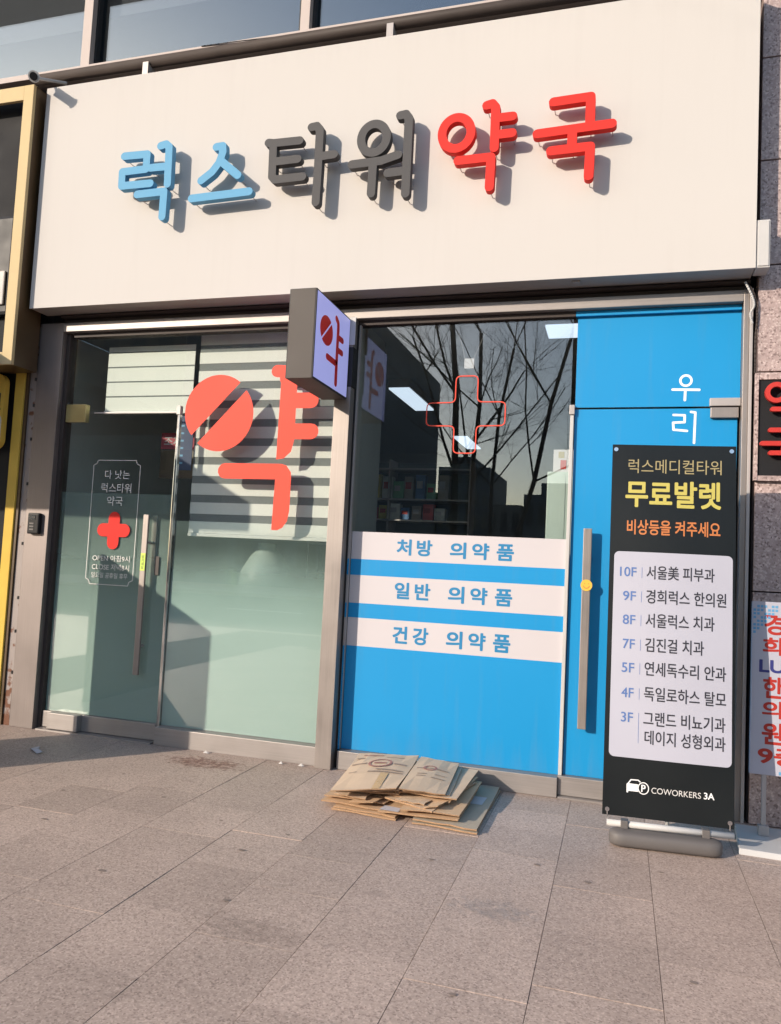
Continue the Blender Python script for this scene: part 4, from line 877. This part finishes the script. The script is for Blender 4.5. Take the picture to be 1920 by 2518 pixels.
# ------------------------------------------------------------ blinds inside
def blind(label, x0, x1, zt, zbot, y, pw, pg, start=0):
    t = thing('roller_blind', label, 'blind', ((x0+x1)/2, y, zbot)); cx = (x0+x1)/2
    MB().box((x0-cx, -0.012, -0.012), (x1-cx, 0.012, 0.014)).build('bottom_rail', M['blindw'], t, bevel=0.004)
    z = zbot+0.016; k = start
    while z < zt:
        h = pw if k % 2 == 0 else pg; h = min(h, zt-z)
        yy = 0.0 if k % 2 == 0 else 0.004
        MB().box((x0-cx, yy, z-zbot), (x1-cx, yy+0.0015, z-zbot+h)).build('blind_band', M['blindw'] if k % 2 == 0 else M['blindg'], t, label='opaque white band' if k % 2 == 0 else 'sheer grey band')
        z += h; k += 1
    return t
blind('white and grey striped blind drawn down behind the left window', -3.285, -1.96, 3.24, 1.600, 0.23, 0.091, 0.060)
blind('raised striped blind behind the transom above the left door', -4.155, -3.335, 3.14, 2.585, 0.24, 0.112, 0.012)

# ------------------------------------------------------------ shop interior
prop(MB().box((-4.66, 0.13, -0.1), (0.76, 7.3, -0.003)).build('shop_floor', M['roomfloor']), kind='structure')
prop(MB().box((-4.66, 0.31, 3.30), (0.76, 7.3, 3.36)).build('shop_ceiling', M['roomceil']), kind='structure')
prop(MB().box((-4.76, 0.15, -0.002), (-4.66, 7.3, 3.299)).build('shop_wall', M['bulk']), kind='structure')
prop(MB().box((-4.66, 7.2, -0.002), (0.66, 7.3, 3.299)).build('shop_back_wall', M['roomwall']), kind='structure')
prop(MB().box((0.66, 0.31, -0.002), (0.76, 7.3, 3.299)).build('shop_side_wall', M['roomwall']), kind='structure')
prop(MB().box((-1.99, 0.16, -0.002), (-1.94, 0.9, 3.299)).build('shop_partition', M['roomwall']), kind='structure')
for x0, x1, y0, y1, lb in ((-2.28, -2.07, 2.16, 3.23, 'nearer lit ceiling panel seen above the shelves through the right window'), (-2.22, -2.02, 5.0, 6.05, 'far lit ceiling panel seen inside the red cross outline'), (-0.56, -0.33, 0.33, 0.62, 'lit ceiling panel at the top right corner of the right window')):
    t = thing('ceiling_light', lb, 'ceiling light', ((x0+x1)/2, (y0+y1)/2, 3.2))
    MB().box((x0-(x0+x1)/2, (y0-y1)/2, 0.0), ((x1-x0)/2, (y1-y0)/2, 0.015)).build('diffuser', M['lamp'], t)
    MB().box(((x0-x1)/2-0.012, (y0-y1)/2-0.012, 0.016), ((x1-x0)/2+0.012, (y1-y0)/2+0.012, 0.10)).build('housing', M['steelpale'], t)
lmp = None
sh = thing('display_shelf', 'dark medicine shelf unit at the left inside the right window', 'shelf', (-2.35, 2.6, 0))
MB().box((-0.9, 0.30, 0), (0.86, 0.33, 2.55)).build('back_panel', M['shelf'], sh)
for z in (0.9, 1.30, 1.62, 1.90, 2.12, 2.44): MB().box((-0.88, 0.0, z), (0.84, 0.298, z+0.018)).build('shelf_board', M['steelpale'], sh)
for x in (-0.9, -0.02, 0.845): MB().box((x, 0.0, 0), (x+0.015, 0.299, 2.55)).build('upright', M['steelpale'], sh)
cols = [((0.6, 0.08, 0.07), 'red'), ((0.7, 0.7, 0.66), 'white'), ((0.18, 0.42, 0.24), 'green'), ((0.6, 0.48, 0.12), 'yellow'), ((0.08, 0.18, 0.36), 'blue'), ((0.35, 0.30, 0.25), 'beige')]
mats = {}
seq = [0, 3, 1, 2, 5, 4, 2, 5, 1, 0, 3, 1, 4, 5, 0, 1]
pos = []
for r_, z in enumerate((2.138, 1.918)):
    x = -2.70-0.03*r_
    for k in range(8):
        pos.append((x, z)); x += 0.122
for i, (x, z) in enumerate(pos):
    c_, nm = cols[seq[i]]
    if nm not in mats: mats[nm] = mat('medicine_box_'+nm, c_, 0.5, var=0.1, scale=20)
    hh = (0.24 if i % 3 else 0.17)+0.02*(i % 2) if z > 2.0 else 0.13+0.02*(i % 3)
    bxx = thing('medicine_box', 'dim %s medicine box, number %s from the left on the %s shelf behind the window' % (nm, ['one', 'two', 'three', 'four', 'five', 'six', 'seven', 'eight'][i % 8], 'upper' if z > 2.0 else 'lower'), 'box', (x, 2.68, z), group='medicine boxes on the dark shelves')
    MB().box((0, 0, 0.0005), (0.095+0.006*(i % 4), 0.12, hh)).build('carton', mats[nm], bxx, bevel=0.002, seg=1)
    MB().box((0.012, -0.0015, hh*0.45), (0.075, -0.0005, hh*0.75)).build('printed_label', M['paper'] if i % 2 else M['pred'], bxx)
ca = thing('display_cabinet', 'pale green glass-fronted cabinet beside the blue door inside the right window', 'cabinet', (-0.35, 0.30, 0))
MB().box((-0.155, 0, 0), (0.20, 0.30, 2.15)).build('body', M['cabinet'], ca, bevel=0.004)
MB().box((-0.148, -0.004, 1.2), (-0.03, -0.001, 2.12)).build('door_panel', M['cabinet'], ca)
cx_ = thing('gift_box', 'small white and red box standing on top of the pale green cabinet', 'box', (-0.47, 0.33, 2.151))
MB().box((0, 0, 0), (0.16, 0.12, 0.16)).build('carton', M['paper'], cx_, bevel=0.002)
MB().box((0.05, -0.002, 0.02), (0.09, -0.0005, 0.085)).build('red_panel', M['pred'], cx_)
MB().box((0.035, -0.002, 0.10), (0.075, -0.0005, 0.145)).build('picture', M['pgold'], cx_)
hc = thing('hanging_card', 'small white card hanging on strings above the red cross outline', 'card', (-1.07, 0.16, 2.865))
MB().box((-0.035, 0, 0), (0.035, 0.002, 0.072)).build('card', M['paper'], hc)
MB().tube((-0.03, 0.001, 0.072), (-0.10, 0.001, 0.31), 0.001, n=5).tube((0.03, 0.001, 0.072), (0.13, 0.001, 0.31), 0.001, n=5).each('string', M['paper'], hc)
for nm, lb, cat, x0, x1, z0, z1, y, m in (('poster', 'dim red poster with white lettering seen through the top of the left door', 'poster', -3.80, -3.48, 2.33, 2.47, 0.55, 'poster_red'), ('poster', 'dim brown poster under the red poster behind the left door', 'poster', -3.80, -3.48, 2.08, 2.32, 0.55, 'poster_blue'), ('poster', 'dark navy poster behind the glass between the left door and the blind', 'poster', -3.42, -3.29, 2.11, 2.55, 0.21, 'poster_blue')):
    t = thing(nm, lb, cat, ((x0+x1)/2, y, z0)); cxx = (x0+x1)/2
    MB().box((x0-cxx, 0, 0), (x1-cxx, 0.004, z1-z0)).build('sheet', M[m] if 'brown' not in lb else M['brown'], t)
    if 'red poster w' in lb:
        text('lettering', '조제실', x0-cxx+0.03, x1-cxx-0.03, 0.03, z1-z0-0.03, -0.001, M['paper'], t, bold=0.02)
    if 'navy' in lb:
        for k in range(6): MB().box((-0.05, -0.0015, 0.05+k*0.06), (-0.015, -0.0005, 0.065+k*0.06)).build('print_line', M['plight'], t)
# potted plant and pale vase behind the frosted film
pt = thing('potted_plant', 'green potted plant blurred behind the frosted left window', 'plant', (-2.95, 0.42, 0.9))
MB().tube((0, 0, 0), (0, 0, 0.16), 0.07, 0.10, n=16).build('pot', M['white_plastic'], pt)
lf = MB(); rr = random.Random(5)
for k in range(46):
    a = rr.uniform(0, 6.28); L = rr.uniform(0.10, 0.34); t_ = rr.uniform(0.3, 1.2)
    d = Vector((math.cos(a)*math.sin(t_), math.sin(a)*math.sin(t_)*0.6, math.cos(t_))); b0 = Vector((0, 0, 0.16)); e = b0+d*L; s_ = d.cross(Vector((0, 0, 1))).normalized()*rr.uniform(0.006, 0.012)
    lf.add([b0, b0+d*L*0.5+s_, e, b0+d*L*0.5-s_], [(0, 1, 2, 3)])
lf.build('foliage', M['leaf'], pt)['kind'] = 'stuff'
vs_ = thing('vase', 'pale rounded vase behind the frosted left window under the blind', 'vase', (-2.72, 0.50, 0.9))
prof = [(0.10, 0), (0.19, 0.12), (0.22, 0.28), (0.20, 0.44), (0.13, 0.56), (0.07, 0.62), (0.075, 0.66)]
bm = bmesh.new(); rings = [[bm.verts.new((r*math.cos(2*math.pi*i/24), r*math.sin(2*math.pi*i/24), z)) for i in range(24)] for r, z in prof]
for a, b in zip(rings[:-1], rings[1:]):
    for i in range(24): bm.faces.new((a[i], a[(i+1) % 24], b[(i+1) % 24], b[i])).smooth = True
me_ = bpy.data.meshes.new('vase_body'); bm.to_mesh(me_); bm.free(); link('vase_body', me_, M['cabinet'], vs_)
ctr = thing('window_counter', 'low dark counter inside the left window carrying the plant and vase', 'counter', (-2.7, 0.5, 0))
MB().box((-0.55, -0.2, 0.86), (0.70, 0.35, 0.898)).build('top', M['roomwall'], ctr); MB().box((-0.53, -0.18, 0), (0.68, 0.33, 0.859)).build('body', M['shelf'], ctr)

# ------------------------------------------------------------ neighbour on the left
nb = thing('neighbour_sign', 'mustard gold framed shop sign of the neighbour at the left edge', 'sign', (-5.6, -0.3, 2.87))
gx1, gx0, gz0, gz1 = 0.955, -1.2, 0.0, 2.30
MB().box((gx1-0.095, 0, 0.0), (gx1, 0.03, gz1)).build('frame_side', M['gold'], nb, bevel=0.003)
MB().box((gx0, 0, 0), (gx0+0.095, 0.03, gz1)).build('frame_side', M['gold'], nb, bevel=0.003)
MB().box((gx0+0.096, 0.001, gz1-0.12), (gx1-0.096, 0.03, gz1)).build('frame_top', M['gold'], nb, bevel=0.003)
MB().box((gx0+0.096, 0.001, 0), (gx1-0.096, 0.03, 0.10)).build('frame_bottom', M['gold'], nb, bevel=0.003)
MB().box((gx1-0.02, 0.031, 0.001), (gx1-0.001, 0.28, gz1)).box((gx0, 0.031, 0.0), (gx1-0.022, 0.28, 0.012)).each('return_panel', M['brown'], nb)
MB().box((gx0, 0.12, 0.014), (gx1-0.021, 0.13, gz1)).build('back_panel', M['black_panel'], nb)
MB().box((gx1-0.75, 0.05, 0.42), (gx1-0.12, 0.119, 1.25)).build('dark_letter_block', M['black_plastic'], nb, bevel=0.03)
MB().box((gx1-0.50, 0.03, 0.50), (gx1-0.165, 0.049, 0.78)).build('pale_letter_block', M['fascia_under'], nb, bevel=0.01)
ns = thing('neighbour_storefront', 'black shop front of the neighbour with yellow corner trim', 'shop front', (-5.6, 0, 0))
MB().box((-1.4, 0.04, 0), (0.735, 0.12, 3.295)).build('wall', M['black_panel'], ns)
MB().box((0.742, -0.01, 0), (0.832, 0.12, 3.295)).build('corner_trim', M['yellow'], ns, bevel=0.004)
MB().box((0.834, 0.005, 0), (0.862, 0.12, 3.295)).build('edge_trim', M['brown'], ns)
rs = thing('rounded_sign', 'rounded yellow and white sign with black and red lettering at the left edge', 'sign', (-5.2, -0.08, 1.98))
rs_o = poly_obj('panel', [rrect(-0.35, 0.305, 0.25, 0.875, 0.08)], 0.0, 0.05, M['lime'], rs)
rs_o.data.materials.clear(); rs_o.data.materials.append(M['yellow'])
poly_obj('lower_panel', [rrect(-0.34, 0.297, 0.26, 0.55, 0.075)], -0.001, 0.0008, M['paper'], rs)
text('lettering', '할인', -0.10, 0.270, 0.57, 0.71, -0.0015, M['pblack'], rs, bold=0.04)
text('lettering', '마트', -0.08, 0.280, 0.31, 0.49, -0.0022, M['pred'], rs, bold=0.06)
aw = thing('canopy', 'flat dark canopy of the neighbour reaching over the pavement left of the pharmacy', 'canopy', (-6.0, -1.2, 2.8))
MB().box((-1.6, -1.13, -0.012), (1.15, 0.86, 0.21)).build('cover', M['awning'], aw, bevel=0.01)
for x in (-1.2, 0.8): MB().tube((x, 0.86, 0.21), (x, -0.6, 0.22), 0.015).build('stay', M['steel'], aw)
mbd = thing('notice_board', 'tall brown notice board standing edge-on to the shop fronts left of the door', 'notice board', (-4.80, -1.54, 0))
MB().box((-0.02, -0.61, 0.04), (0.02, 0.61, 1.87)).build('panel', M['brown'], mbd, bevel=0.005)
MB().box((-0.03, -0.605, 0.0), (0.03, 0.605, 0.039)).build('foot', M['dark'], mbd)

# ------------------------------------------------------------ street behind the photographer (mirrored in the window)
def tree(label, x, y, stems, seed, H):
    t = thing('bare_tree', label, 'tree', (x, y, 0), group='bare street trees along the kerb'); rr = random.Random(seed)
    tk, br = MB(), MB()
    def grow(mb, p, d, L, r, depth):
        n = 4; q = p
        for i in range(n):
            d = (d+Vector((rr.uniform(-.12, .12), rr.uniform(-.12, .12), rr.uniform(-.02, .10)))).normalized(); e = q+d*L/n
            ra, rb = r*(1-0.45*i/n), r*(1-0.45*(i+1)/n); mb.tube(q, e, ra, rb, n=7 if depth < 2 else 4, caps=False); q = e
            if depth < 5 and (i > 0 or depth > 0) and r > 0.0016:
                for _ in range(2 if depth < 3 else 1):
                    a = rr.uniform(0, 6.28); o_ = d.orthogonal().normalized(); o2 = d.cross(o_)
                    nd = (d*rr.uniform(0.5, 1.0)+(o_*math.cos(a)+o2*math.sin(a))*0.85+Vector((0, 0, 0.15))).normalized()
                    grow(br, q, nd, L*rr.uniform(0.34, 0.52), rb*0.42, depth+1)
    for sx, dx, dz, L, r in stems:
        grow(tk, Vector((sx, 0, -0.1)), Vector((dx, 0.02, dz)).normalized(), L, r, 0)
    tk.build('trunk', M['bark'], t, smooth=True); br.build('branches', M['bark'], t, smooth=True)['kind'] = 'stuff'
tree('bare multi-stemmed street tree mirrored behind the red cross outline', -3.75, -12.6, [(0, 0.0, 1, 7.5, 0.11), (0.16, 0.03, 1, 7.2, 0.08), (0.72, 0.06, 1, 7.0, 0.06), (0.8, 0.36, 1, 7.5, 0.075)], 11, 8)
tree('bare street tree standing further right along the kerb', 4.6, -12.4, [(0, 0.02, 1, 7.0, 0.12), (0.1, 0.3, 1, 6.0, 0.08)], 5, 8)
def far_building(label, x0, x1, y0, y1, h, mw, nx, nz, roof=None):
    t = thing('far_building', label, 'building', ((x0+x1)/2, (y0+y1)/2, -0.05), group='buildings across the street'); cx, cy = (x0+x1)/2, (y0+y1)/2
    MB().box((x0-cx, y0-cy, 0), (x1-cx, y1-cy, h)).build('wall', M[mw], t)
    if roof: MB().box(((x0-x1)/2*0.6, (y0-y1)/2*0.6, h), ((x1-x0)/2*0.2, (y1-y0)/2*0.6, h+roof)).build('roof_box', M[mw], t)
    W_, Hh = (x1-x0)/nx*0.55, h/nz*0.5; base = MB().box((0, 0, 0), (W_, 0.06, Hh)); bme = None
    for i in range(nx):
        for j in range(nz):
            if bme is None:
                o = base.build('window', M['farwin'], t); bme = o.data
            else: o = link('window', bme, None, t)
            o.location = (x0-cx+(i+0.22)*(x1-x0)/nx, y1-cy+0.002, h/nz*(j+0.3))
far_building('dark tall building across the street, nearest on the left in the window reflection', -19.0, -12.2, -46, -30, 14.0, 'farwall', 4, 4)
far_building('low dark building mirrored left of the tree stems', -24, -20.7, -92, -80, 10.0, 'farwall2', 3, 2)
far_building('stepped grey block mirrored behind the tree stems', -20.5, -14.5, -96, -82, 13.0, 'farwall', 6, 5, 1.6)
far_building('long low beige building mirrored at the right of the window', -14.3, -10.5, -90, -80, 8.6, 'farwall2', 3, 2)
far_building('low grey building with a roof box at the right end of the mirrored skyline', -10.3, -2, -90, -80, 9.8, 'farwall', 6, 2, 1.5)
far_building('wide grey office building far to the right across the street', 2, 26, -60, -42, 12.0, 'farwall', 10, 4)
far_building('far beige slab building on the left across the street', -100, -34, -95, -80, 31.0, 'farwall2', 16, 6)
